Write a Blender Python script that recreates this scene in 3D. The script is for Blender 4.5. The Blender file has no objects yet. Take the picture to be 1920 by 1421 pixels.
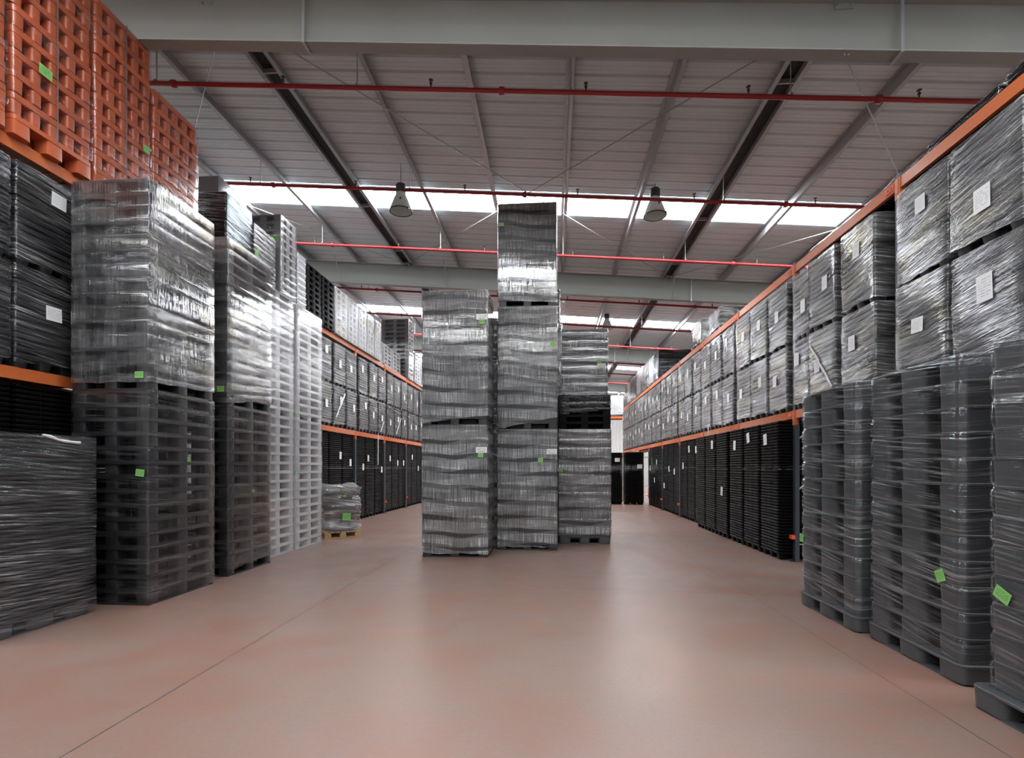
import bpy, math, random
from mathutils import Vector, noise, Matrix
random.seed(7)
PI = math.pi
SC = bpy.context.scene
COL = SC.collection

# ------------------------------------------------------------------ camera
cam_d = bpy.data.cameras.new('camera')
cam_d.sensor_width = 36.0
cam_d.lens = 970.0 / 1920.0 * 36.0
cam_d.shift_y = (877.0 - 710.5) / 1920.0
cam_d.clip_start = 0.05
cam_d.clip_end = 200
cam = bpy.data.objects.new('camera', cam_d)
COL.objects.link(cam)
cam.location = (0, 0, 1.66)
cam.rotation_euler = (PI / 2, 0, math.atan(76 / 970.0))
SC.camera = cam

# ------------------------------------------------------------------ light
SKYLIGHT = 24.0
w = bpy.data.worlds.new('overcast')
SC.world = w
w.use_nodes = True
bg = w.node_tree.nodes['Background']
bg.inputs[0].default_value = (0.93, 0.97, 1.0, 1)
bg.inputs[1].default_value = 0.45
vs = SC.view_settings
vs.view_transform = 'Standard'
vs.look = 'None'
vs.gamma = 1.0
vs.exposure = 0.0
vs.use_curve_mapping = False
cy = SC.cycles
cy.max_bounces = 8
cy.diffuse_bounces = 4
cy.glossy_bounces = 3
cy.transmission_bounces = 2
cy.transparent_max_bounces = 14
cy.caustics_reflective = False
cy.caustics_refractive = False
cy.sample_clamp_indirect = 4.0
cy.use_denoising = True

# ------------------------------------------------------------------ materials
class NT:
    def __init__(self, name):
        self.m = bpy.data.materials.new(name)
        self.m.use_nodes = True
        self.t = self.m.node_tree
        self.t.nodes.clear()
        self.out = self.t.nodes.new('ShaderNodeOutputMaterial')
    def n(self, kind, **kw):
        nd = self.t.nodes.new('ShaderNode' + kind)
        for k, v in kw.items():
            setattr(nd, k, v)
        return nd
    def put(self, sock, v):
        if isinstance(v, bpy.types.NodeSocket):
            self.t.links.new(v, sock)
        elif v is not None:
            sock.default_value = v
    def math(self, op, a, b=None, c=None, clamp=False):
        nd = self.n('Math', operation=op)
        nd.use_clamp = clamp
        self.put(nd.inputs[0], a)
        if b is not None:
            self.put(nd.inputs[1], b)
        if c is not None:
            self.put(nd.inputs[2], c)
        return nd.outputs[0]
    def xyz(self, x, y, z):
        nd = self.n('CombineXYZ')
        for i, v in enumerate((x, y, z)):
            self.put(nd.inputs[i], v)
        return nd.outputs[0]
    def noise(self, vec, scale=1.0, detail=2.0, rough=0.5):
        nd = self.n('TexNoise')
        self.put(nd.inputs['Vector'], vec)
        nd.inputs['Scale'].default_value = scale
        nd.inputs['Detail'].default_value = detail
        nd.inputs['Roughness'].default_value = rough
        return nd.outputs[0]
    def ramp(self, fac, lo, hi, a=0.0, b=1.0):
        nd = self.n('MapRange')
        nd.clamp = True
        self.put(nd.inputs[0], fac)
        for i, v in enumerate((lo, hi, a, b)):
            nd.inputs[i + 1].default_value = v
        return nd.outputs[0]
    def mix(self, fac, a, b):
        nd = self.n('Mix', data_type='RGBA')
        self.put(nd.inputs[0], fac)
        self.put(nd.inputs[6], a if isinstance(a, bpy.types.NodeSocket) else (*a, 1))
        self.put(nd.inputs[7], b if isinstance(b, bpy.types.NodeSocket) else (*b, 1))
        return nd.outputs[2]
    def mixsh(self, fac, a, b):
        nd = self.n('MixShader')
        self.put(nd.inputs[0], fac)
        self.t.links.new(a, nd.inputs[1])
        self.t.links.new(b, nd.inputs[2])
        return nd.outputs[0]
    def bump(self, h, strength=0.5, dist=0.01):
        nd = self.n('Bump')
        nd.inputs['Strength'].default_value = strength
        nd.inputs['Distance'].default_value = dist
        self.put(nd.inputs['Height'], h)
        return nd.outputs[0]
    def pbr(self, color, rough=0.5, metal=0.0, normal=None, spec=0.5):
        nd = self.n('BsdfPrincipled')
        self.put(nd.inputs['Base Color'], color if isinstance(color, bpy.types.NodeSocket) else (*color, 1))
        self.put(nd.inputs['Roughness'], rough)
        nd.inputs['Metallic'].default_value = metal
        nd.inputs['Specular IOR Level'].default_value = spec
        if normal is not None:
            self.put(nd.inputs['Normal'], normal)
        return nd.outputs[0]
    def done(self, sh):
        self.t.links.new(sh, self.out.inputs[0])
        return self.m
    def obj(self):
        return self.n('TexCoord').outputs['Object']
    def gen(self):
        return self.n('TexCoord').outputs['Generated']
    def sep(self, v):
        nd = self.n('SeparateXYZ')
        self.put(nd.inputs[0], v)
        return nd.outputs
    def rnd(self):
        return self.n('ObjectInfo').outputs['Random']


def plain(name, color, rough=0.5, metal=0.0, var=0.12, scale=6.0, bump=0.0, spec=0.5):
    t = NT(name)
    o = t.obj()
    nz = t.noise(o, scale, 4.0)
    c2 = tuple(min(1, c * (1 + var)) for c in color)
    c1 = tuple(c * (1 - var) for c in color)
    col = t.mix(nz, c1, c2)
    nr = t.bump(t.noise(o, scale * 14, 3.0), bump, 0.004) if bump else None
    return t.done(t.pbr(col, t.ramp(nz, 0.3, 0.7, rough * 0.9, min(1, rough * 1.1)), metal, nr, spec))


def film(name, haze, vert, band, horiz, diag, bv_, bh_, bn_, rough, gloss, tint=0.0, hfreq=55.0, patch=0.5, cool=(1, 1, 1), cap=0.3):
    t = NT(name)
    s = t.sep(t.obj())
    r = t.math('MULTIPLY', t.rnd(), 61.0)
    u = t.math('ADD', s[0], s[1])
    ur = t.math('ADD', u, r)
    v = t.math('MULTIPLY_ADD', u, diag, s[2])
    n1 = t.noise(t.xyz(t.math('MULTIPLY', ur, 100.0), t.math('MULTIPLY', s[2], 2.2), r), 1.0, 2.0)
    n2 = t.noise(t.xyz(t.math('MULTIPLY', ur, 1.6), t.math('MULTIPLY', v, hfreq), r), 1.0, 3.0, 0.6)
    n3 = t.noise(t.xyz(t.math('MULTIPLY', ur, 1.7), t.math('MULTIPLY', v, 2.4), r), 1.0, 2.0)
    wob = t.noise(t.xyz(t.math('MULTIPLY', ur, 0.8), t.math('MULTIPLY', s[2], 0.8), r), 1.0, 1.0)
    bv = t.math('ADD', t.math('MULTIPLY_ADD', s[2], 3.6, t.math('MULTIPLY', u, 0.18)), t.math('MULTIPLY_ADD', wob, 1.1, r))
    saw = t.math('FRACT', bv)
    b2 = t.math('MULTIPLY_ADD', s[2], 2.9, t.math('MULTIPLY', u, -0.33))
    saw2 = t.math('FRACT', t.math('ADD', b2, t.math('MULTIPLY_ADD', wob, 1.2, r)))
    step = t.math('MULTIPLY_ADD', t.ramp(saw, 0.28, 0.32), 0.45, t.math('MULTIPLY', t.ramp(saw2, 0.36, 0.40), 0.35))
    bands = t.math('MULTIPLY_ADD', t.ramp(saw, 0.3, 1.0, 1.0, 0.3), t.math('MULTIPLY', t.ramp(saw, 0.28, 0.32), 0.2), step)
    pt = t.ramp(n3, 0.35, 0.65, 1.0 - patch, 1.0 + patch)
    h = t.math('MULTIPLY_ADD', t.ramp(n1, 0.38, 0.72), vert, haze)
    h = t.math('MULTIPLY_ADD', t.ramp(n2, 0.52, 0.74), horiz, h)
    h = t.math('MULTIPLY', h, t.math('MULTIPLY_ADD', bands, 2.0 * band, 1.0 - band))
    h = t.math('MULTIPLY', h, pt, clamp=True)
    nb = t.noise(t.xyz(t.math('MULTIPLY', ur, 9.0), t.math('MULTIPLY', v, 16.0), r), 1.0, 2.0)
    hb = t.math('MULTIPLY', n2, bh_)
    hb = t.math('MULTIPLY_ADD', n1, bv_, hb)
    hb = t.math('MULTIPLY_ADD', nb, bn_, hb)
    nr = t.bump(hb, 1.0, 0.012)
    fr = t.n('Fresnel')
    fr.inputs[0].default_value = 1.45
    t.put(fr.inputs[1], nr)
    tr = t.n('BsdfTransparent')
    tr.inputs[0].default_value = (0.96, 0.96, 0.97, 1)
    df = t.n('BsdfDiffuse')
    df.inputs[0].default_value = (0.86, 0.88, 0.9, 1)
    gl = t.n('BsdfGlossy')
    gl.inputs[0].default_value = (*cool, 1)
    gl.inputs[1].default_value = rough
    t.put(gl.inputs['Normal'], nr)
    if tint:
        cr = t.n('ValToRGB')
        e = cr.color_ramp.elements
        e[0].position, e[0].color = 0.30, (0.85, 0.82, 1.0, 1)
        e[1].position, e[1].color = 0.75, (1.0, 0.83, 0.45, 1)
        x = cr.color_ramp.elements.new(0.5)
        x.color = (0.95, 0.97, 1.0, 1)
        t.put(cr.inputs[0], t.noise(t.xyz(t.math('MULTIPLY', ur, 1.3), t.math('MULTIPLY', v, 2.6), r), 1.0, 3.0))
        t.put(gl.inputs[0], t.mix(tint, cool, cr.outputs[0]))
    sh = t.mixsh(h, tr.outputs[0], df.outputs[0])
    sh = t.mixsh(t.math('MULTIPLY', t.math('MINIMUM', t.math('MULTIPLY', fr.outputs[0], gloss), cap), t.math('MULTIPLY', t.ramp(n2, 0.42, 0.66, 0.3, 1.7) if bh_ > bv_ else t.ramp(n1, 0.38, 0.68, 0.7, 1.3), t.math('MULTIPLY_ADD', bands, band, 1.0 - 0.5 * band))), sh, gl.outputs[0])
    return t.done(sh)


M = {}
M['black'] = plain('black_plastic', (0.02, 0.02, 0.022), 0.42, var=0.2, bump=0.05)
M['deep'] = plain('deep_black_plastic', (0.006, 0.006, 0.0065), 0.45, var=0.2, spec=0.06)
M['char'] = plain('charcoal_plastic', (0.068, 0.073, 0.079), 0.42, var=0.12, scale=3, bump=0.08)
M['grey'] = plain('grey_plastic', (0.52, 0.53, 0.55), 0.45, var=0.06)
M['silver'] = plain('pale_grey_plastic', (0.30, 0.31, 0.32), 0.42, var=0.1)
M['terra'] = plain('terracotta_plastic', (0.54, 0.125, 0.05), 0.36, var=0.1, scale=3)
M['rack_blue'] = plain('dark_blue_steel', (0.035, 0.043, 0.055), 0.45, var=0.1)
M['rack_orange'] = plain('orange_steel', (0.56, 0.135, 0.035), 0.45, var=0.08)
M['galv'] = plain('galvanized_steel', (0.42, 0.44, 0.46), 0.35, metal=0.35, var=0.12, scale=4)
M['rafter'] = plain('green_grey_paint', (0.335, 0.35, 0.325), 0.5, var=0.04, scale=2)
M['red_pipe'] = plain('red_pipe_paint', (0.36, 0.022, 0.025), 0.35, var=0.08)
M['brass'] = plain('dull_brass', (0.10, 0.085, 0.06), 0.4, metal=0.7)
M['rod'] = plain('rod_steel', (0.42, 0.43, 0.44), 0.4, metal=0.5)
M['strip_black'] = plain('black_gap_strip', (0.012, 0.012, 0.013), 0.7)
M['lamp_dark'] = plain('lamp_housing_grey', (0.06, 0.062, 0.065), 0.5)
t_ = NT('lamp_bell_acrylic')
d_, l_ = t_.n('BsdfDiffuse'), t_.n('BsdfTranslucent')
d_.inputs[0].default_value = (0.62, 0.63, 0.62, 1)
l_.inputs[0].default_value = (0.62, 0.63, 0.62, 1)
M['lamp_bell'] = t_.done(t_.mixsh(0.45, d_.outputs[0], l_.outputs[0]))
M['paper'] = None
M['wood'] = None
M['sack'] = plain('brown_sack', (0.09, 0.082, 0.075), 0.7, var=0.5, scale=5, bump=0.3)
M['board'] = plain('kraft_cardboard', (0.30, 0.19, 0.08), 0.8, var=0.12)
M['strap'] = plain('grey_strap', (0.16, 0.14, 0.13), 0.5)
M['tail'] = plain('twisted_film', (0.72, 0.73, 0.75), 0.35, var=0.1, scale=30, bump=0.5)
M['wall'] = plain('pale_wall_sheet', (0.42, 0.42, 0.41), 0.6, var=0.05, scale=1)
M['deck'] = plain('grey_white_roof_sheet', (0.70, 0.79, 0.83), 0.42, var=0.03, scale=1.2)
M['ink'] = plain('dark_ink', (0.03, 0.03, 0.03), 0.6)

#                                             haze  vert  band  horiz diag  bumpv bumph bumpn rough gloss tint
M['film_tower'] = film('clear_film_streaked', 0.03, 0.23, 0.9, 0.12, 0.06, 0.55, 0.03, 0.02, 0.045, 3.2, 0.2, 55, 0.35, cap=0.6)
M['film_dark'] = film('clear_film_thin', 0.0, 0.014, 0.6, 0.040, 0.05, 0.20, 0.14, 0.08, 0.06, 1.5, 0.45, 55, 0.95, cap=0.3)
M['film_haze'] = film('clear_film_hazy', 0.02, 0.08, 0.7, 0.05, 0.05, 0.32, 0.05, 0.04, 0.08, 3.0, 0.45, 55, 0.6, cap=0.45)
M['film_heavy'] = film('clear_film_taut', 0.0, 0.008, 0.5, 0.18, -0.10, 0.06, 0.40, 0.04, 0.05, 1.7, 0.2, 60, 1.0, (0.80, 0.93, 1.0), cap=0.22)
M['film_silver'] = film('clear_film_ridged', 0.04, 0.01, 0.35, 0.44, 0.17, 0.04, 0.9, 0.10, 0.07, 2.7, 0.6, 70, 0.55, cap=0.24)
M['film_ridge'] = film('clear_film_on_ridges', 0.0, 0.01, 0.4, 0.10, 0.12, 0.04, 0.7, 0.08, 0.06, 2.2, 0.6, 60, 0.7, cap=0.17)
M['film_black'] = film('clear_film_smooth', 0.01, 0.0, 0.5, 0.26, 0.10, 0.03, 0.6, 0.10, 0.06, 2.4, 0.3, 65, 0.8, (0.78, 0.90, 1.0), cap=0.22)
M['film_clear'] = film('clear_film_glossy', 0.0, 0.004, 0.5, 0.09, 0.3, 0.05, 0.30, 0.12, 0.05, 1.3, 0.1, 45, 1.0, cap=0.2)
M['film_grey'] = film('clear_film_grey', 0.03, 0.06, 0.4, 0.06, 0.08, 0.25, 0.08, 0.06, 0.06, 1.8, 0.1, 45, 0.6, cap=0.18)
M['film_sack'] = film('clear_film_crumpled', 0.14, 0.03, 0.3, 0.55, 0.15, 0.1, 0.6, 0.4, 0.1, 2.0, 0.1, 28, 0.6, cap=0.25)


def paper_mat(name, base, ink, rows, bars):
    t = NT(name)
    s = t.sep(t.gen())
    r = t.math('MULTIPLY', t.rnd(), 31.0)
    x, z = s[0], s[2]
    line = t.math('LESS_THAN', t.math('FRACT', t.math('MULTIPLY', z, rows)), 0.42)
    words = t.math('GREATER_THAN', t.noise(t.xyz(t.math('MULTIPLY', x, 9.0), t.math('FLOOR', t.math('MULTIPLY', z, rows)), r), 1.0, 1.0), 0.47)
    inside = t.math('MULTIPLY', t.math('GREATER_THAN', x, 0.1), t.math('LESS_THAN', x, 0.9))
    inz = t.math('MULTIPLY', t.math('GREATER_THAN', z, 0.42 if bars else 0.18), t.math('LESS_THAN', z, 0.86))
    m = t.math('MULTIPLY', t.math('MULTIPLY', line, words), t.math('MULTIPLY', inside, inz))
    if bars:
        bx = t.math('GREATER_THAN', t.noise(t.xyz(t.math('MULTIPLY', x, 42.0), 0.0, r), 1.0, 0.0), 0.5)
        bz = t.math('MULTIPLY', t.math('GREATER_THAN', z, 0.07), t.math('LESS_THAN', z, 0.34))
        bi = t.math('MULTIPLY', t.math('GREATER_THAN', x, 0.18), t.math('LESS_THAN', x, 0.84))
        m = t.math('MAXIMUM', m, t.math('MULTIPLY', t.math('MULTIPLY', bx, bz), bi))
    col = t.mix(t.math('MULTIPLY', m, 0.75 if bars or base[0] < 0.5 else 0.4), base, ink)
    return t.done(t.pbr(col, 0.55))

M['green'] = paper_mat('green_paper', (0.22, 0.52, 0.14), (0.03, 0.12, 0.03), 8.0, False)
M['barcode'] = paper_mat('white_barcode_paper', (0.82, 0.82, 0.82), (0.04, 0.04, 0.04), 9.0, True)
M['paper'] = paper_mat('white_paper', (0.80, 0.81, 0.82), (0.2, 0.2, 0.22), 10.0, False)


def wood_mat():
    t = NT('pallet_wood')
    s = t.sep(t.obj())
    n = t.noise(t.xyz(t.math('MULTIPLY', s[0], 4.0), t.math('MULTIPLY', s[1], 4.0), t.math('MULTIPLY', s[2], 40.0)), 1.5, 4.0)
    return t.done(t.pbr(t.mix(n, (0.36, 0.20, 0.08), (0.62, 0.42, 0.20)), 0.7))
M['wood'] = wood_mat()


def post_mat():
    t = NT('perforated_post_steel')
    s = t.sep(t.obj())
    fz = t.math('SUBTRACT', t.math('FRACT', t.math('MULTIPLY', s[2], 20.0)), 0.5)
    fy = t.math('SUBTRACT', t.math('ABSOLUTE', s[1]), 0.024)
    d = t.math('SQRT', t.math('ADD', t.math('POWER', t.math('MULTIPLY', fz, 0.05), 2.0), t.math('POWER', fy, 2.0)))
    hole = t.math('LESS_THAN', d, 0.009)
    return t.done(t.pbr(t.mix(hole, (0.045, 0.055, 0.068), (0.004, 0.004, 0.005)), 0.45))
M['post'] = post_mat()


def floor_mat():
    t = NT('red_brown_sealed_concrete')
    o = t.obj()
    s = t.sep(o)
    big = t.noise(o, 0.35, 5.0, 0.6)
    mid = t.noise(o, 1.6, 6.0, 0.65)
    fine = t.noise(o, 30.0, 4.0, 0.6)
    c = t.mix(t.ramp(big, 0.33, 0.66), (0.25, 0.122, 0.09), (0.232, 0.162, 0.138))
    c = t.mix(t.ramp(mid, 0.42, 0.72, 0.0, 0.75), c, (0.215, 0.172, 0.156))
    c = t.mix(t.ramp(mid, 0.40, 0.25, 0.0, 0.5), c, (0.29, 0.105, 0.06))
    c = t.mix(t.ramp(fine, 0.35, 0.75, 0.0, 0.35), c, (0.16, 0.105, 0.088))
    def line(coord, at, half, amp):
        wob = t.math('MULTIPLY', t.math('SUBTRACT', t.noise(t.xyz(t.math('MULTIPLY', s[0], 3.0), t.math('MULTIPLY', s[1], 3.0), 0.0), 2.0, 3.0), 0.5), amp)
        return t.math('LESS_THAN', t.math('ABSOLUTE', t.math('ADD', t.math('SUBTRACT', coord, at), wob)), half)
    sx = t.math('MULTIPLY_ADD', s[1], 0.012, s[0])
    sy = t.math('MULTIPLY_ADD', s[0], 0.07, s[1])
    ls = [line(sx, -2.78, 0.007, 0.02), line(sx, 2.66, 0.005, 0.02), line(sy, 7.22, 0.005, 0.05), line(sy, 13.2, 0.006, 0.03), line(sy, 19.2, 0.006, 0.03), line(sy, 1.2, 0.005, 0.03)]
    m = ls[0]
    for l in ls[1:]:
        m = t.math('MAXIMUM', m, l)
    m = t.math('MULTIPLY', m, t.ramp(t.noise(o, 5.0, 3.0), 0.3, 0.6, 0.35, 0.95))
    c = t.mix(m, c, (0.05, 0.045, 0.042))
    rough = t.ramp(mid, 0.3, 0.7, 0.295, 0.40)
    nr = t.bump(t.math('ADD', t.math('MULTIPLY', fine, 0.4), mid), 0.12, 0.01)
    return t.done(t.pbr(c, rough, 0.0, nr, 0.5))
M['floor'] = floor_mat()


def glow_mat(name, strength):
    t = NT(name)
    e = t.n('Emission')
    e.inputs[0].default_value = (0.95, 0.98, 1.0, 1)
    e.inputs[1].default_value = strength
    return t.done(e.outputs[0])
M['skylight'] = glow_mat('skylight_panel', SKYLIGHT)
M['skylight_boosted'] = glow_mat('boosted_far_skylight_panel', SKYLIGHT * 1.7)  # same panels with extra emission added to brighten the far bays

# ------------------------------------------------------------------ mesh tools
class MB:
    def __init__(self):
        self.v, self.f = [], []
    def add(self, vs, fs):
        b = len(self.v)
        self.v += [tuple(p) for p in vs]
        self.f += [tuple(i + b for i in f) for f in fs]
        return self
    def box(self, x0, x1, y0, y1, z0, z1):
        return self.add([(x0, y0, z0), (x1, y0, z0), (x1, y1, z0), (x0, y1, z0), (x0, y0, z1), (x1, y0, z1), (x1, y1, z1), (x0, y1, z1)],
                        [(3, 2, 1, 0), (4, 5, 6, 7), (0, 1, 5, 4), (1, 2, 6, 5), (2, 3, 7, 6), (3, 0, 4, 7)])
    def loft(self, rings, cap0=True, cap1=True):
        n = len(rings[0])
        vs = [p for r in rings for p in r]
        fs = []
        for k in range(len(rings) - 1):
            for i in range(n):
                j = (i + 1) % n
                fs.append((k * n + i, k * n + j, (k + 1) * n + j, (k + 1) * n + i))
        if cap0:
            fs.append(tuple(reversed(range(n))))
        if cap1:
            fs.append(tuple((len(rings) - 1) * n + i for i in range(n)))
        return self.add(vs, fs)
    def rbox(self, x0, x1, y0, y1, z0, z1, r=0.02, seg=3, taper=0.0, bev=0.0):
        def ring(z, ins):
            return [(px, py, z) for px, py in rrect(x0 + ins, x1 - ins, y0 + ins, y1 - ins, max(r - ins * 0.3, 0.002), seg)]
        rings = [ring(z0, taper + bev)]
        if bev:
            rings += [ring(z0 + bev, taper), ring(z1 - bev, 0.0), ring(z1, bev)]
        else:
            rings.append(ring(z1, 0.0))
        return self.loft(rings)
    def tube(self, p, q, r, n=8):
        p, q = Vector(p), Vector(q)
        d = (q - p).normalized()
        a = d.orthogonal().normalized()
        b = d.cross(a)
        ring = lambda c: [c + (a * math.cos(2 * PI * i / n) + b * math.sin(2 * PI * i / n)) * r for i in range(n)]
        return self.loft([ring(p), ring(q)])
    def path(self, pts, r, n=6):
        pts = [Vector(p) for p in pts]
        rings = []
        for i, p in enumerate(pts):
            d = (pts[min(i + 1, len(pts) - 1)] - pts[max(i - 1, 0)]).normalized()
            a = d.cross(Vector((0.13, 0.2, 0.97))).normalized()
            b = d.cross(a)
            rr = r * (0.7 + 0.5 * math.sin(i * 1.7) ** 2) if r > 0.012 else r
            rings.append([p + (a * math.cos(2 * PI * k / n) + b * math.sin(2 * PI * k / n)) * rr for k in range(n)])
        return self.loft(rings)
    def lathe(self, prof, n=24, cx=0, cy=0, caps=True):
        rings = [[(cx + r * math.cos(2 * PI * i / n), cy + r * math.sin(2 * PI * i / n), z) for i in range(n)] for r, z in prof]
        return self.loft(rings, caps, caps)
    def mesh(self, name, mat, smooth=True, angle=35):
        me = bpy.data.meshes.new(name)
        me.from_pydata(self.v, [], self.f)
        me.materials.append(mat)
        if smooth:
            me.polygons.foreach_set('use_smooth', [True] * len(me.polygons))
            me.set_sharp_from_angle(angle=math.radians(angle))
        me.update()
        return me


def rrect(x0, x1, y0, y1, r, seg=3, side=1):
    pts = []
    cs = ((x1 - r, y0 + r, -PI / 2), (x1 - r, y1 - r, 0), (x0 + r, y1 - r, PI / 2), (x0 + r, y0 + r, PI))
    for k, (cx, cy_, a0) in enumerate(cs):
        arc = [(cx + r * math.cos(a0 + PI / 2 * i / seg), cy_ + r * math.sin(a0 + PI / 2 * i / seg)) for i in range(seg + 1)]
        pts += arc
        if side > 1:
            nx = cs[(k + 1) % 4]
            e = (nx[0] + r * math.cos(nx[2]), nx[1] + r * math.sin(nx[2]))
            s = arc[-1]
            pts += [(s[0] + (e[0] - s[0]) * i / side, s[1] + (e[1] - s[1]) * i / side) for i in range(1, side)]
    return pts


def link(name, data, parent=None, loc=None, rot=None, scale=None):
    o = bpy.data.objects.new(name, data)
    COL.objects.link(o)
    if parent is not None:
        o.parent = parent
    if loc is not None:
        o.location = loc
    if rot is not None:
        o.rotation_euler = rot
    if scale is not None:
        o.scale = scale
    return o


def tag(o, label, cat, group=None):
    o['label'] = label
    o['category'] = cat
    if group:
        o['group'] = group
    return o


def thing(name, label, cat, loc=(0, 0, 0), rz=0.0, group=None):
    o = link(name, None, None, loc, (0, 0, rz))
    o.empty_display_size = 0.1
    return tag(o, label, cat, group)


def structure(name, me):
    o = link(name, me)
    o['kind'] = 'structure'
    return o

ORD = ['zeroth', 'first', 'second', 'third', 'fourth', 'fifth', 'sixth', 'seventh', 'eighth', 'ninth', 'tenth', 'eleventh', 'twelfth', 'thirteenth', 'fourteenth', 'fifteenth', 'sixteenth', 'seventeenth', 'eighteenth', 'nineteenth', 'twentieth', 'twenty-first', 'twenty-second', 'twenty-third', 'twenty-fourth', 'twenty-fifth', 'twenty-sixth', 'twenty-seventh', 'twenty-eighth', 'twenty-ninth', 'thirtieth', 'thirty-first', 'thirty-second']

# ------------------------------------------------------------------ room shell
SL = -0.079                      # the roof falls to the right
X0, X1, Y0, Y1 = -14.0, 12.0, -14.0, 47.5
def zr(x, z0):
    return z0 + SL * x

structure('floor', MB().box(X0, X1, Y0, Y1, -0.2, 0.0).mesh('floor', M['floor'], False))
ZD = 8.31
BANDS = [-17.45 + 10.02 * k for k in range(7)]          # near edge of each skylight band
BANDS = [b for b in BANDS if b > Y0] 
edges = [Y0]
for b in BANDS:
    edges += [b, b + 1.05]
edges.append(Y1)
RIB = 0.34
def deck_strip(ya, yb):
    prof = [(ya, 0.0)]
    n = max(1, int(round((yb - ya) / RIB)))
    p = (yb - ya) / n
    for i in range(n):
        y = ya + i * p
        for a, h in ((0.085, 0), (0.09, 0.006), (0.10, 0.006), (0.105, 0), (0.175, 0), (0.18, 0.006), (0.19, 0.006), (0.195, 0), (0.262, 0), (0.275, 0.045), (0.318, 0.045), (0.331, 0)):
            prof.append((y + a * p / RIB, h))
    prof.append((yb, 0.0))
    mb = MB()
    vs, fs = [], []
    for y, h in prof:
        vs += [(X0, y, zr(X0, ZD) + h), (X1, y, zr(X1, ZD) + h)]
    for i in range(len(prof) - 1):
        fs.append((2 * i, 2 * i + 2, 2 * i + 3, 2 * i + 1))
    mb.add(vs, fs)
    top = [(X0, ya, zr(X0, ZD) + 0.09), (X1, ya, zr(X1, ZD) + 0.09), (X1, yb, zr(X1, ZD) + 0.09), (X0, yb, zr(X0, ZD) + 0.09)]
    mb.add(top, [(0, 1, 2, 3)])
    return mb.mesh('ceiling', M['deck'], False)
for i in range(0, len(edges), 2):
    structure('ceiling', deck_strip(edges[i], edges[i + 1]))
for k, b in enumerate(BANDS):
    mb = MB()
    zt, zb = ZD + 0.05, ZD + 0.03
    y0, y1 = b - 0.02, b + 1.07
    mb.add([(X0, y0, zr(X0, zb)), (X1, y0, zr(X1, zb)), (X1, y1, zr(X1, zb)), (X0, y1, zr(X0, zb)), (X0, y0, zr(X0, zt)), (X1, y0, zr(X1, zt)), (X1, y1, zr(X1, zt)), (X0, y1, zr(X0, zt))],
           [(3, 2, 1, 0), (4, 5, 6, 7), (0, 1, 5, 4), (1, 2, 6, 5), (2, 3, 7, 6), (3, 0, 4, 7)])
    structure('window_%d' % (k + 1), mb.mesh('skylight', M['skylight' if b < 20 else 'skylight_boosted'], False))

def ribbed_wall(name, axis, at, a0, a1, ztop):
    mb = MB()
    n = int((a1 - a0) / 0.3)
    vs, fs = [], []
    i = 0
    for k in range(n):
        for t, h in ((0.0, 0.0), (0.20, 0.0), (0.22, 0.03), (0.28, 0.03)):
            a = a0 + k * 0.3 + t
            if axis == 'y':
                zt = zr(a, ztop)
                vs += [(a, at + h, 0), (a, at + h, zt)]
            else:
                vs += [(at + h, a, 0), (at + h, a, ztop)]
    for i in range(len(vs) // 2 - 1):
        fs.append((2 * i, 2 * i + 2, 2 * i + 3, 2 * i + 1))
    mb.add(vs, fs)
    return structure(name, mb.mesh(name, M['wall'], False))
ribbed_wall('wall_back', 'y', Y1, X0, X1, ZD)
ribbed_wall('wall_left', 'x', X0, Y0, Y1, zr(X0, ZD))
ribbed_wall('wall_right', 'x', X1, Y0, Y1, zr(X1, ZD))

# ------------------------------------------------------------------ roof steel
def sbox(mb, x0, x1, y0, y1, z0, z1):
    """a box that follows the roof slope along x"""
    mb.add([(x0, y0, zr(x0, z0)), (x1, y0, zr(x1, z0)), (x1, y1, zr(x1, z0)), (x0, y1, zr(x0, z0)), (x0, y0, zr(x0, z1)), (x1, y0, zr(x1, z1)), (x1, y1, zr(x1, z1)), (x0, y1, zr(x0, z1))],
           [(3, 2, 1, 0), (4, 5, 6, 7), (0, 1, 5, 4), (1, 2, 6, 5), (2, 3, 7, 6), (3, 0, 4, 7)])
    return mb

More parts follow.
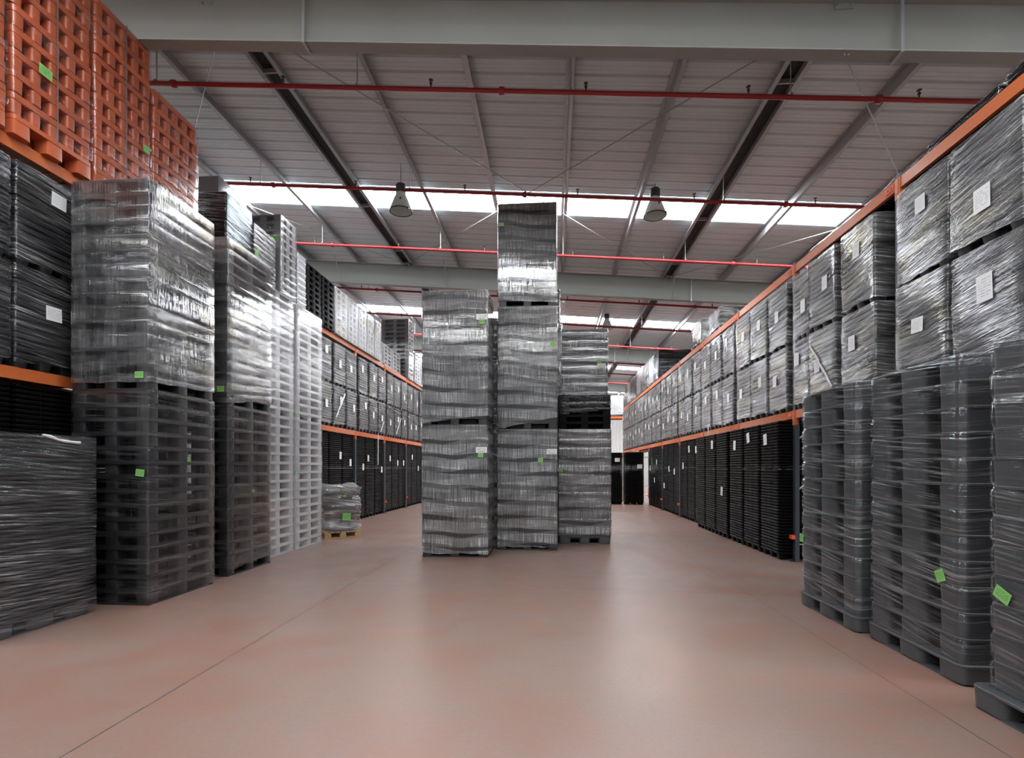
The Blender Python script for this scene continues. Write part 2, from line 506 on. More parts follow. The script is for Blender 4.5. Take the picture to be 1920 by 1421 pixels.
def bolt_mesh():
    return MB().lathe([(0.02, 0), (0.02, 0.012), (0.011, 0.013), (0.011, 0.03)], 6).mesh('bolt', M['galv'])
BOLT = bolt_mesh()
ZB = 7.40                        # underside of the rafters at x = 0
rafter_words = ['grey-green steel rafter overhead, closest of the row, with bolted splice plate', 'second grey-green steel rafter, passing behind the tallest wrapped tower', 'third grey-green steel rafter, above the far half of the racks', 'fourth grey-green steel rafter, farthest one seen over the right rack']
for i, y in enumerate((7.15, 17.15, 27.15, 37.15)):
    t = thing('roof_rafter', rafter_words[i], 'rafter', (0, y, zr(0, ZB)), 0, 'steel roof rafters')
    dz = -zr(0, ZB)
    def part(name, mb, m=M['rafter'], par=t):
        me = mb.mesh(name, m, False)
        me.transform(Matrix.Translation((0, -y, dz)))
        return link(name, me, par)
    part('bottom_flange', sbox(MB(), X0, X1, y - 0.1, y + 0.1, ZB, ZB + 0.018))
    part('top_flange', sbox(MB(), X0, X1, y - 0.1, y + 0.1, ZB + 0.685, ZB + 0.703))
    web = MB()
    pr = [(-0.007, 0.018), (-0.03, 0.05), (-0.012, 0.12), (-0.009, 0.28), (-0.02, 0.34), (-0.006, 0.40), (-0.006, 0.685), (0.006, 0.685), (0.006, 0.018)]
    web.loft([[(x, y + a, zr(x, ZB) + b) for a, b in pr] for x in (X0, X1)])
    me = web.mesh('web', M['rafter'], True, 50)
    me.transform(Matrix.Translation((0, -y, dz)))
    link('web', me, t)
    for bx in ((-3.5, 4.49) if i == 0 else (4.45,) if i == 1 else (3.2,)):
        zb = zr(bx, ZB)
        br = MB().box(bx - 0.02, bx + 0.02, y - 0.125, y - 0.117, zb - 0.02, zb + 0.69).box(bx + 0.014, bx + 0.02, y - 0.117, y - 0.10, zb - 0.02, zb + 0.69)
        br.box(bx - 0.02, bx + 0.02, y - 0.125, y + 0.12, zb - 0.03, zb - 0.02)
        part('hanger_bracket', br, M['galv'])
    if i == 0:
        px, pz = 3.83, 7.87
        part('splice_plate', MB().box(px - 0.12, px + 0.12, y - 0.024, y - 0.008, pz - 0.17, pz + 0.2))
        for bx in (-0.09, 0.09):
            for bz in (-0.12, 0.0, 0.15):
                link('bolt', BOLT, t, (px + bx, -0.024, pz + bz + dz), (PI / 2, 0, 0))
        for bx in (-5.06, -4.94):
            link('bolt', BOLT, t, (bx, -0.02, 8.40 + dz), (PI / 2, 0, 0))
        for bx in (3.82, 3.87):
            link('bolt', BOLT, t, (bx, -0.04, zr(bx, ZB) + dz), (PI, 0, 0))
    else:
        for bx in (-7.12, -3.47, 3.87):
            zb = zr(bx, ZB)
            for sy in (-1, 1):
                part('fly_brace', MB().tube((bx + 0.05 * sy, y + sy * 0.62, zb + 0.72), (bx + 0.02 * sy, y + sy * 0.09, zb - 0.004), 0.018, 6), M['galv'])

ZP = 8.11
def zed(mb, cx, y0, y1, flip=1):
    z0, z1 = ZP, 8.305
    c = cx
    for a, b, e, g in ((-0.004, 0.004, z0, z1), (0.0, 0.075 * flip, z0, z0 + 0.006), (0.071 * flip, 0.075 * flip, z0, z0 + 0.02), (-0.07 * flip, 0.0, z1 - 0.006, z1)):
        xa, xb = min(a, b) + c, max(a, b) + c
        mb.box(xa, xb, y0, y1, e + SL * c, g + SL * c)
    return mb

def side_word(k):
    if k == 0:
        return 'directly behind the tallest wrapped tower'
    return '%s to the %s of the one behind the tallest tower' % (ORD[abs(k)], 'right' if k > 0 else 'left')
for k in range(-7, 7):
    x = 0.29 + 1.72 * k
    if k in (-3, 2):
        t = thing('paired_purlin', 'twin galvanized roof purlins with dark strip between, over the %s rack' % ('left' if k < 0 else 'right'), 'purlin', (x, 17, zr(x, ZP)), 0, 'roof purlins')
        xs = (x - 0.13, x + 0.13)
        off = Matrix.Translation((-x, -17, -zr(x, ZP)))
        for xx, fl in ((xs[0], -1), (xs[1], 1)):
            me = zed(MB(), xx, Y0, Y1, fl).mesh('channel', M['galv'], False)
            me.transform(off)
            link('channel', me, t)
        me = MB().box(xs[0], xs[1], Y0, Y1, zr(x, 8.20), zr(x, 8.21)).mesh('gap_strip', M['strip_black'], False)  # plain black strip closing the gap between the two channels
        me.transform(off)
        link('gap_strip', me, t)
        for yy in (8.6, 13.2, 16.0, 22.2, 26.0, 32.2):
            me = MB().box(xs[0], xs[1], yy, yy + 0.03, zr(x, 8.115), zr(x, 8.19)).mesh('spacer_plate', M['galv'], False)
            me.transform(off)
            link('spacer_plate', me, t)
    else:
        t = thing('roof_purlin', 'galvanized roof purlin, %s' % side_word(k), 'purlin', (x, 17, zr(x, ZP)), 0, 'roof purlins')
        me = zed(MB(), x, Y0, Y1, 1).mesh('channel', M['galv'], False)
        me.transform(Matrix.Translation((-x, -17, -zr(x, ZP))))
        link('channel', me, t)
        if abs(k) < 6:
            for yy in (5.9, 8.4, 15.9, 18.4, 25.9, 28.4):      # sleeved joints over the rafters
                me = MB().box(x - 0.009, x - 0.004, yy - 0.25, yy + 0.25, zr(x, ZP) + 0.015, zr(x, 8.29)).mesh('sleeve_plate', M['galv'], False)
                me.transform(Matrix.Translation((-x, -17, -zr(x, ZP))))
                link('sleeve_plate', me, t)

ZRD = 8.07
def rod(xa, ya, xb, yb, label):
    o = link('bracing_rod', MB().tube((0, 0, 0), (xb - xa, yb - ya, zr(xb, ZRD) - zr(xa, ZRD)), 0.011, 6).mesh('bracing_rod', M['rod']), None, (xa, ya, zr(xa, ZRD)))
    tag(o, label, 'bracing rod', 'roof bracing rods')
    eye = MB().box(-0.05, 0.05, -0.1, 0.1, -0.03, 0.03)
    for p in ((0, 0, 0), (xb - xa, yb - ya, zr(xb, ZRD) - zr(xa, ZRD))):
        link('turnbuckle', eye.mesh('turnbuckle', M['rod'], False), o, p, (0, 0, math.atan2(xa - xb, yb - ya)))
    return o
rod(-4.87, 7.35, 3.73, 16.95, 'thin roof bracing rod running from upper left to behind the tall tower')
rod(3.73, 7.35, -4.87, 16.95, 'thin roof bracing rod running from upper right to behind the tall tower')
rod(3.73, 7.35, 11.85, 16.5, 'thin roof bracing rod dropping behind the right rack, in front of skylight')
rod(3.73, 16.95, 11.85, 7.8, 'pale thin bracing rod over right rack, beyond the first skylight')
rod(-4.87, 7.35, -13.5, 16.95, 'thin roof bracing rod above the orange pallet stacks at left')
rod(-4.87, 16.95, -13.5, 7.35, 'pale thin bracing rod beyond first skylight, above left rack')

ZS = 7.56
head_me = MB().lathe([(0.012, 0), (0.012, 0.05), (0.024, 0.055), (0.024, 0.075), (0.008, 0.08), (0.008, 0.11), (0.035, 0.115), (0.035, 0.122)], 10).mesh('sprinkler_head', M['brass'])
clamp_me = MB().lathe([(0.055, -0.04), (0.06, -0.03), (0.06, 0.03), (0.055, 0.04)], 14).mesh('coupling', M['red_pipe'])
RY = Matrix.Rotation(PI / 2, 4, 'Y')
clamp_me.transform(RY)
n = 0
for b in range(4):
    for j, dy in enumerate((1.0, 4.1, 7.25)):
        y = 7.15 + 10 * b + dy
        n += 1
        which = ['just beyond', 'under the skylight beyond', 'well beyond'][j]
        t = thing('sprinkler_pipe', 'red sprinkler pipe %s the %s rafter' % (which, ORD[b + 1]), 'sprinkler pipe', (0, y, ZS), 0, 'red sprinkler pipes')
        p0 = (X0 + 0.4, 0, SL * (X0 + 0.4))
        p1 = (X1 - 0.4, 0, SL * (X1 - 0.4))
        link('pipe', MB().tube(p0, p1, 0.036, 12).mesh('pipe', M['red_pipe']), t)
        for q in range(-5, 5):
            x = 0.52 + 2.46 * q + 0.02 * j
            link('sprinkler_head', head_me, t, (x, 0, SL * x + 0.03))
        for x in (-6.29, -0.8 + 0.2 * j, 4.86):
            link('coupling', clamp_me, t, (x, 0, SL * x), (0, math.atan(-SL), 0))
        for x in (-6.59, -3.15, 0.29, 3.6, 7.17):
            link('hanger', MB().box(x - 0.005, x + 0.005, -0.012, 0.012, SL * x + 0.03, SL * x + 0.56).box(x - 0.02, x + 0.02, -0.045, 0.045, SL * x + 0.03, SL * x + 0.045).mesh('hanger', M['galv'], False), t)

def lamp(x, y, z, label, big=1.0):
    t = thing('bay_lamp', label, 'lamp', (x, y, z), 0, 'hanging bay lamps')
    s = big
    link('lamp_lens', MB().lathe([(0.02, -0.035), (0.12 * s, -0.03), (0.2 * s, -0.016), (0.242 * s, 0.002)], 32).mesh('lamp_lens', M['lamp_bell']), t)
    link('lamp_reflector', MB().lathe([(0.245 * s, 0.0), (0.25 * s, 0.012), (0.235 * s, 0.06), (0.20 * s, 0.15), (0.155 * s, 0.27), (0.115 * s, 0.35), (0.105 * s, 0.40)], 32, caps=False).mesh('lamp_reflector', M['lamp_bell']), t)
    link('lamp_rim', MB().lathe([(0.243 * s, -0.012), (0.256 * s, -0.01), (0.256 * s, 0.008), (0.243 * s, 0.01), (0.243 * s, -0.012)], 32, caps=False).mesh('lamp_rim', M['lamp_dark']), t)
    link('lamp_housing', MB().lathe([(0.108 * s, 0.40), (0.112 * s, 0.41), (0.112 * s, 0.57), (0.09 * s, 0.6), (0.03, 0.605)], 24).mesh('lamp_housing', M['lamp_dark']), t)
    link('cord', MB().tube((0, 0, 0.6), (0, 0, zr(x, ZP) - z + 0.05), 0.007, 6).mesh('cord', M['lamp_dark']), t)
    link('rim_clip', MB().box(0.2, 0.225, -0.16, -0.13, -0.035, 0.02).mesh('rim_clip', M['lamp_dark'], False), t)
    link('vent_mark', MB().box(0.03, 0.065, -0.21, -0.20, 0.17, 0.215).mesh('vent_mark', M['lamp_dark'], False), t, None, (0.0, 0, 0))
    return t
lamp(-3.36, 11.27, 7.36, 'grey bell lamp hanging left of the tall tower in front of skylight')
lp = lamp(2.27, 11.71, 7.26, 'grey bell lamp hanging right of the tall tower in front of skylight')
link('hanger_arm', MB().box(-0.27, 0.012, -0.015, 0.015, zr(2.27, ZP) - 7.26 - 0.005, zr(2.27, ZP) - 7.26 + 0.02).mesh('hanger_arm', M['galv'], False), lp)
lamp(2.25, 21.74, 7.45, 'small far bell lamp above the right-hand wrapped centre stack', 0.95)

# ------------------------------------------------------------------ pallets
def pallet_std(w, d, h, m, deck=0.035, run=0.022, bw=0.17, r=0.03, cols=3, rows=3):
    """a deck on blocks with a ring of bottom runners; x = w, y = d, base at z 0"""
    mb = MB()
    mb.rbox(-w / 2, w / 2, -d / 2, d / 2, h - deck, h, r, 3, 0.0, 0.004)
    for i in range(cols):
        for j in range(rows):
            if 0 < i < cols - 1 and 0 < j < rows - 1:
                continue
            cx = -w / 2 + bw / 2 + 0.006 + (w - bw - 0.012) * i / (cols - 1)
            cyy = -d / 2 + bw / 2 + 0.006 + (d - bw - 0.012) * j / (rows - 1)
            mb.rbox(cx - bw / 2, cx + bw / 2, cyy - bw / 2, cyy + bw / 2, run, h - deck, 0.03, 2)
    mb.box(-w / 2 + .24, w / 2 - .24, -d / 2 + .24, d / 2 - .24, 0.004, h - deck + 0.01)  # solid core added so no light shows through the side openings
    if run > 0:
        b = 0.1
        for x0, x1, y0, y1 in ((-w / 2 + .004, w / 2 - .004, -d / 2 + .004, -d / 2 + b), (-w / 2 + .004, w / 2 - .004, d / 2 - b, d / 2 - .004), (-w / 2 + .004, -w / 2 + b, -d / 2 + b, d / 2 - b), (w / 2 - b, w / 2 - .004, -d / 2 + b, d / 2 - b), (-b / 2, b / 2, -d / 2 + b, d / 2 - b)):
            mb.rbox(x0, x1, y0, y1, 0, run, 0.012, 2)
    return mb.mesh('pallet', m)

def pallet_ribbed(w, d, h, m):
    """solid-sided tray with upright ribs and a thin rim"""
    mb = MB()
    mb.rbox(-w / 2 + .016, w / 2 - .016, -d / 2 + .016, d / 2 - .016, 0.0, h - 0.012, 0.02, 2)
    mb.rbox(-w / 2, w / 2, -d / 2, d / 2, h - 0.016, h - 0.001, 0.03, 3)
    mb.rbox(-w / 2 + .004, w / 2 - .004, -d / 2 + .004, d / 2 - .004, 0.0, 0.012, 0.03, 3)
    nx, ny = int(w / 0.055), int(d / 0.055)
    for i in range(nx + 1):
        x = -w / 2 + .03 + (w - .06) * i / nx
        e = 0.016 if i in (0, nx, nx // 2) else 0.006
        for y0, y1 in ((-d / 2 + .003, -d / 2 + .03), (d / 2 - .03, d / 2 - .003)):
            mb.box(x - e, x + e, y0, y1, 0.01, h - 0.014)
    for j in range(ny + 1):
        y = -d / 2 + .03 + (d - .06) * j / ny
        e = 0.016 if j in (0, ny, ny // 2) else 0.006
        for x0, x1 in ((-w / 2 + .003, -w / 2 + .03), (w / 2 - .03, w / 2 - .003)):
            mb.box(x0, x1, y - e, y + e, 0.01, h - 0.014)
    return mb.mesh('pallet', m, False)

def pallet_heavy(w, d, h, m, foot_w=0.27, bottom=False):
    """big rounded-corner pallet: flush feet under a thin lipped deck"""
    mb = MB()
    deck = 0.022
    mb.rbox(-w / 2, w / 2, -d / 2, d / 2, h - deck, h, 0.07, 5, 0.0, 0.003)
    top = h - deck
    for i, fx in enumerate((-1, 0, 1)):
        for j, fy in enumerate((-1, 0, 1)):
            fw = foot_w if fx else 0.24
            fd = foot_w if fy else 0.30
            cx = fx * (w / 2 - fw / 2 - 0.004)
            cyy = fy * (d / 2 - fd / 2 - 0.004)
            mb.rbox(cx - fw / 2, cx + fw / 2, cyy - fd / 2, cyy + fd / 2, 0.014 if bottom else 0.0, top, 0.06, 4, 0.006)
    mb.box(-w / 2 + .12, w / 2 - .12, -d / 2 + 0.12, d / 2 - 0.12, top - 0.05, top - 0.002)
    if bottom:
        for x0, x1, y0, y1 in ((-w / 2, w / 2, -d / 2, -d / 2 + .13), (-w / 2, w / 2, d / 2 - .13, d / 2), (-w / 2, -w / 2 + .13, -d / 2, d / 2), (w / 2 - .13, w / 2, -d / 2, d / 2), (-.065, .065, -d / 2, d / 2)):
            mb.rbox(x0 + .022, x1 - .022, y0 + .022, y1 - .022, 0, 0.0145, 0.03, 3)
        # raised grid of the deck
        nx, ny = int(w / 0.06), int(d / 0.06)
        for i in range(1, nx):
            x = -w / 2 + w * i / nx
            mb.box(x - .012, x + .012, -d / 2 + .05, d / 2 - .05, h, h + 0.004)
        for j in range(1, ny):
            y = -d / 2 + d * j / ny
            mb.box(-w / 2 + .05, w / 2 - .05, y - .012, y + .012, h, h + 0.0042)
    return mb.mesh('pallet', m)

def nest_rings(mb, w, d, z, h, dip):
    """one thin nesting pallet: a rolled rim with shallow dips between the feet"""
    seg, side = 2, 12
    base = rrect(-w / 2, w / 2, -d / 2, d / 2, 0.035, seg, side)
    per = seg + side
    def ring(ins, zz):
        out = []
        for i, (x, y) in enumerate(base):
            k = (i % per) - seg
            a = max(k, 0) / side
            s = dip * math.sin(a * 3 * PI) ** 2 if k > 0 else 0.0
            f = 1 - ins / (w / 2)
            g = 1 - ins / (d / 2)
            out.append((x * f, y * g, zz - s))
        return out
    mb.loft([ring(0.022, z), ring(0.006, z + h * 0.12), ring(0.0, z + h * 0.3), ring(0.0, z + h * 0.62), ring(0.010, z + h * 0.78)])
    return mb

def feet_mb(mb, w, d, h):
    for fx in (-1, 0, 1):
        for fy in (-1, 0, 1):
            cx, cyy = fx * (w / 2 - 0.11), fy * (d / 2 - 0.11)
            mb.rbox(cx - .085, cx + .085, cyy - .085, cyy + .085, 0, h, 0.03, 2, 0.02)
    return mb

def pallet_feet_nest(w, d, h, m, foot=0.1):
    mb = feet_mb(MB(), w, d, foot + 0.01)
    nest_rings(mb, w, d, foot, h, 0.006)
    return mb.mesh('pallet', m)

def pallet_orange(w, d, h, m):
    mb = MB()
    mb.rbox(-w / 2, w / 2, -d / 2, d / 2, h - 0.085, h - 0.004, 0.05, 4, 0.0, 0.006)
    mb.rbox(-w / 2 + .03, w / 2 - .03, -d / 2 + .03, d / 2 - .03, h - 0.005, h, 0.05, 4)
    for i in range(5):
        for j in range(5):
            if 0 < i < 4 and 0 < j < 4:
                continue
            cx = (w / 2 - 0.068) * (i - 2) / 2
            cyy = (d / 2 - 0.068) * (j - 2) / 2
            mb.rbox(cx - .064, cx + .064, cyy - .064, cyy + .064, 0.004, h - 0.085, 0.035, 4, 0.004, 0.004)
    mb.box(-w / 2 + .16, w / 2 - .16, -d / 2 + .16, d / 2 - .16, 0.02, h - 0.02)
    return mb.mesh('pallet', m)

def film_mesh(name, w, d, z0, z1, mat, pitch=0.17, zp=0.0, off=0.012, pinch=0.010, seed=0, slope=(0, 0), wob=0.004, lump=0.0, step=None, r=0.03, cap=True, side=8):
    base = rrect(-w / 2, w / 2, -d / 2, d / 2, r, 3, side)
    if step:
        nz = max(4, int(round((z1 - z0) / step)))
        zs = [z0 + (z1 - z0) * k / nz for k in range(nz + 1)]
    else:
        zs = [z0]
        k = math.floor((z0 - zp) / pitch)
        while zp + k * pitch < z1:
            for fr_ in (0.0, 0.07, 0.16, 0.5, 0.84, 0.93):
                z = zp + (k + fr_) * pitch
                if z0 + 0.004 < z < z1 - 0.004:
                    zs.append(z)
            k += 1
        zs.append(z1)
        nz = len(zs) - 1
    rings = []
    for z in zs:
        t = (z - z0) / (z1 - z0)
        s = ((z - zp) / pitch + 1e-6) % 1.0
        pin = pinch * max(0.0, 1 - min(s, 1 - s) * (4.2 if step else 7.0))
        ring = []
        for x, y in base:
            nv = noise.noise(Vector((x * 3 + seed * 9.1, y * 3, z * 3.2))) * wob * 2 + noise.noise(Vector((x * 9 + seed * 3.3, y * 9, z * 14))) * wob
            if lump:
                nv += noise.noise(Vector((x * 2.6 + seed, y * 2.6, z * 3.6))) * lump
            o = max(off - pin + nv, 0.004) if not lump else off - pin + nv
            fx, fy = 1 + o / (w / 2), 1 + o / (d / 2)
            dz = (1 - t) ** 4 * (slope[0] * (x / w + 0.5) + slope[1] * (y / d + 0.5))
            dz += (1 - t) ** 8 * (0.02 * noise.noise(Vector((x * 4 + seed, y * 4, seed))) + 0.022 * noise.noise(Vector((x * 13 + seed, y * 13, seed))))
            if lump:
                dz += t ** 4 * 0.1 * noise.noise(Vector((x * 2.4 + seed * 2, y * 2.4, 3.0)))
            ring.append((x * fx, y * fy, z + dz))
        rings.append(ring)
    if cap:
        for ins, up in ((0.035, 0.008), (0.12, 0.012)):
            rings.append([(x * (1 - ins / (w / 2)), y * (1 - ins / (d / 2)), rings[nz][i][2] + up) for i, (x, y) in enumerate(base)])
    mb = MB()
    mb.loft(rings, False, bool(lump))
    return mb.mesh(name, mat, True, 60)

LABEL_ME = {}
def sticker(parent, kind, face, a, off, z, sw, sh, tilt=0.0):
    """kind: green / barcode / paper. face: which side of the thing; a: coordinate along that side; off: distance of that side from the thing's origin"""
    nm = {'green': 'green_sticker', 'barcode': 'barcode_label', 'paper': 'paper_sheet', 'tag': 'level_tag'}[kind]
    if kind not in LABEL_ME:
        LABEL_ME[kind] = MB().box(-0.5, 0.5, -0.5, 0.5, -0.5, 0.5).mesh(nm, M['rack_tag'] if kind == 'tag' else M[kind], False)
    if face == 'y-':
        loc, rz = (a, -off, z), 0.0
    elif face == 'x+':
        loc, rz = (off, a, z), PI / 2
    elif face == 'x-':
        loc, rz = (-off, a, z), -PI / 2
    else:
        loc, rz = (a, off, z), PI
    return link(nm, LABEL_ME[kind], parent, loc, (0, tilt, rz), (sw, 0.0016, sh))

PALLETS = {}
def get_pallet(kind, w, d, h):
    key = (kind, round(w, 3), round(d, 3), round(h, 4))
    if key not in PALLETS:
        if kind in ('black', 'grey', 'silver', 'char', 'deep'):
            PALLETS[key] = pallet_std(w, d, h, M[kind])
        elif kind == 'ribbed':
            PALLETS[key] = pallet_ribbed(w, d, h, M['black'])
        elif kind == 'heavy':
            PALLETS[key] = pallet_heavy(w, d, h, M['char'])
        elif kind == 'heavy_base':
            PALLETS[key] = pallet_heavy(w, d, h, M['char'], 0.27, True)
        elif kind == 'terra_base':
            PALLETS[key] = pallet_std(w, d, h, M['terra'], 0.06, 0.0, 0.2, 0.05)
        elif kind == 'terra':
            PALLETS[key] = pallet_orange(w, d, h, M['terra'])
        elif kind == 'nest':
            PALLETS[key] = nest_rings(MB(), w, d, 0.0, h, 0.006).mesh('pallet', M['deep'])
        elif kind == 'nest_feet':
            PALLETS[key] = pallet_feet_nest(w, d, h, M['deep'])
        elif kind == 'nest_soft':
            PALLETS[key] = nest_rings(MB(), w, d, 0.0, h, 0.004).mesh('pallet', M['black'])
        elif kind == 'nest_soft_feet':
            PALLETS[key] = pallet_feet_nest(w, d, h, M['black'])
    return PALLETS[key]

SEED = [0]
def stack(label, x0, x1, y0, y1, z, h, n, kind, fm, rz=0.0, group=None, name='wrapped_pallet_stack', cat='pallet stack', film_z=(0.0, None), slope=(0, 0), pinch=0.010, off=0.012, wob=0.004, base=None, jitter=0.004, side=8, step=None, inset=0.0, r=0.03):
    """one film-wrapped load: its pallets, its film, later its stickers, are parts"""
    SEED[0] += 1
    rs = random.Random(SEED[0])
    w, d = x1 - x0, y1 - y0
    t = thing(name, label, cat, ((x0 + x1) / 2, (y0 + y1) / 2, z), rz, group)
    zb = 0.0
    if base:
        link('pallet', get_pallet(base[0], w + base[2] * 2, d + base[2] * 2, base[1]), t, (0, 0, 0))
        zb = base[1]
    p = (h - zb) / n
    for k in range(n):
        link('pallet', get_pallet(kind, w - inset, d - inset, p), t, (rs.uniform(-jitter, jitter), rs.uniform(-jitter, jitter), zb + k * p))
    if fm:
        f0 = film_z[0]
        f1 = h + 0.004 if film_z[1] is None else film_z[1]
        link('stretch_film', film_mesh('stretch_film', w, d, f0, f1, M[fm], p, zb, off, pinch, SEED[0], slope, wob, side=side, step=step, r=r), t)
    t['_w'], t['_d'] = w, d
    return t

def stick(t, kind, face, wx, wy, wz, sw, sh, tilt=0.0, gap=0.02):
    """place a sticker from its point in the room"""
    loc = Vector((wx, wy, wz)) - t.location
    loc = Matrix.Rotation(-t.rotation_euler.z, 3, 'Z') @ loc
    w, d = t['_w'], t['_d']
    if face == 'y-':
        return sticker(t, kind, face, loc.x, d / 2 + gap, loc.z, sw, sh, tilt)
    return sticker(t, kind, face, loc.y, w / 2 + gap, loc.z, sw, sh, tilt)

# ------------------------------------------------------------------ centre towers
T = 'centre'
t1a = stack('lower wrapped dark pallet load of left centre tower, standing on floor', -2.43, -1.2, 9.5, 10.5, 0.0, 2.45, 14, 'ribbed', 'film_tower', base=('black', 0.15, 0.0), wob=0.0007, pinch=0.0002, group='centre tower loads', film_z=(0.065, None))
stick(t1a, 'barcode', 'y-', -1.31, 9.48, 1.99, 0.205, 0.105)
stick(t1a, 'green', 'y-', -1.325, 9.475, 1.895, 0.10, 0.08, 0.02, 0.023)
t1b = stack('upper wrapped dark pallet load of left centre tower, film rising diagonally at base', -2.43, -1.2, 9.5, 10.5, 2.45, 2.50, 14, 'ribbed', 'film_tower', base=('black', 0.15, 0.0), wob=0.0007, pinch=0.0002, group='centre tower loads', film_z=(0.03, None), slope=(0.16, 0.0))
stick(t1b, 'barcode', 'y-', -1.30, 9.48, 4.45, 0.205, 0.105)
stick(t1b, 'green', 'y-', -1.30, 9.475, 4.36, 0.11, 0.08, 0.0, 0.023)
t2a = stack('bottom wrapped pallet load of the tallest, three-load centre tower', -1.11, 0.09, 10.43, 11.43, 0.0, 2.43, 14, 'ribbed', 'film_tower', base=('black', 0.15, 0.0), wob=0.0007, pinch=0.0002, group='centre tower loads', film_z=(0.06, None))
stick(t2a, 'barcode', 'y-', -0.015, 10.41, 1.985, 0.20, 0.105)
stick(t2a, 'green', 'y-', -0.24, 10.41, 1.82, 0.10, 0.085, 0.05)
t2b = stack('middle wrapped pallet load of the tallest, three-load centre tower', -1.11, 0.09, 10.43, 11.43, 2.43, 2.48, 14, 'ribbed', 'film_tower', base=('black', 0.15, 0.0), wob=0.0007, pinch=0.0002, group='centre tower loads', film_z=(0.02, None), slope=(0.22, 0.0))
stick(t2b, 'barcode', 'y-', -0.015, 10.41, 4.43, 0.20, 0.10)
stick(t2b, 'green', 'y-', 0.005, 10.41, 4.15, 0.105, 0.085)
t2c = stack('topmost wrapped pallet load of the tallest tower, reaching the skylight', -1.10, 0.08, 10.43, 11.43, 4.91, 2.09, 11, 'ribbed', 'film_tower', base=('black', 0.15, 0.0), wob=0.0007, pinch=0.0002, group='centre tower loads', film_z=(0.14, None), slope=(-0.06, 0.0))
stick(t2c, 'green', 'y-', -1.03, 10.41, 6.58, 0.10, 0.07)
t3a = stack('lower wrapped load of right centre stack on a bare black bottom pallet', 0.13, 1.27, 11.39, 12.35, 0.0, 2.50, 12, 'ribbed', 'film_tower', wob=0.003, group='centre tower loads', film_z=(0.17, None), base=('heavy_base', 0.16, 0.0))
stick(t3a, 'green', 'y-', 0.17, 11.37, 1.62, 0.11, 0.075)
t3b = stack('short half-wrapped stack of black pallets on the right centre load', 0.13, 1.27, 11.39, 12.35, 2.50, 0.76, 5, 'deep', 'film_clear', group='centre tower loads', film_z=(0.33, None), slope=(0.10, 0.0))
t4a = stack('lower wrapped load hidden behind the right centre stack', 0.12, 1.31, 12.42, 13.4, 0.0, 2.48, 14, 'ribbed', 'film_tower', base=('black', 0.15, 0.0), wob=0.0007, pinch=0.0002, group='centre tower loads')
t4b = stack('upper wrapped load rising behind the short black stack, green sticker at right', 0.12, 1.31, 12.42, 13.4, 2.48, 2.48, 11, 'ribbed', 'film_tower', base=('black', 0.15, 0.0), wob=0.003, group='centre tower loads')
stick(t4b, 'green', 'y-', 1.11, 12.40, 4.19, 0.11, 0.075)
stick(t4b, 'barcode', 'y-', 1.16, 12.40, 4.09, 0.19, 0.10)
t5a = stack('lower wrapped load directly behind the tallest tower', -1.0, 0.2, 11.62, 12.35, 0.0, 2.45, 14, 'ribbed', 'film_tower', base=('black', 0.15, 0.0), wob=0.0007, pinch=0.0002, group='centre tower loads')
t5b = stack('middle wrapped load directly behind the tallest tower', -1.0, 0.2, 11.62, 12.35, 2.45, 2.45, 14, 'ribbed', 'film_tower', base=('black', 0.15, 0.0), wob=0.0007, pinch=0.0002, group='centre tower loads')
t5c = stack('short wrapped top load with loose film flap behind the tallest tower', -1.0, 0.16, 11.62, 12.35, 4.90, 0.75, 5, 'black', 'film_tower', group='centre tower loads')
t6a = stack('lower wrapped load directly behind the left centre tower', -2.36, -1.13, 10.78, 11.5, 0.0, 2.45, 14, 'ribbed', 'film_tower', base=('black', 0.15, 0.0), wob=0.002, group='centre tower loads')
t6b = stack('upper wrapped load directly behind the left centre tower', -2.36, -1.13, 10.78, 11.5, 2.45, 2.35, 14, 'ribbed', 'film_tower', base=('black', 0.15, 0.0), wob=0.002, group='centre tower loads')
fl = MB()
rows = []
for k in range(9):
    z = 0.72 - k * 0.09
    out = 0.06 + 0.07 * math.sin(k * 0.5)
    rows.append([(0.58 + out * (i / 3.0), -0.35 + 0.02 * math.sin(i + k), z) for i in range(4)])
vs = [p for r_ in rows for p in r_]
fs = [(a * 4 + i, a * 4 + i + 1, a * 4 + i + 5, a * 4 + i + 4) for a in range(8) for i in range(3)]
link('film_flap', fl.add(vs, fs).mesh('film_flap', M['film_sack']), t5c)

# ------------------------------------------------------------------ left floor stacks
ba = stack('lower load of big dark corner tower at left, green sticker by the edge', -5.85, -4.85, 5.87, 7.08, 0.0, 2.60, 15, 'black', 'film_dark', group='left floor tower loads', film_z=(0.03, None), pinch=0.002, wob=0.002)
stick(ba, 'green', 'y-', -4.945, 5.85, 1.6, 0.11, 0.085, 0.12)
stick(ba, 'green', 'x+', -4.83, 6.56, 1.77, 0.06, 0.06, 0.0, 0.004)
bb = stack('upper load of big dark corner tower at left, skylight gleaming on its side', -5.85, -4.85, 5.87, 7.08, 2.60, 2.55, 15, 'black', 'film_haze', group='left floor tower loads', film_z=(0.10, None), slope=(0.0, 0.03), pinch=0.002, wob=0.002)
stick(bb, 'green', 'y-', -4.955, 5.85, 2.78, 0.11, 0.08, -0.02)
ca = stack('lower load of second dark tower on the left, before the grey stacks', -5.92, -4.92, 7.51, 8.72, 0.0, 2.61, 15, 'black', 'film_dark', group='left floor tower loads', film_z=(0.09, None), slope=(0.0, 0.05), pinch=0.002, wob=0.002)
stick(ca, 'green', 'x+', -4.90, 8.17, 1.28, 0.06, 0.05, 0.0, 0.004)
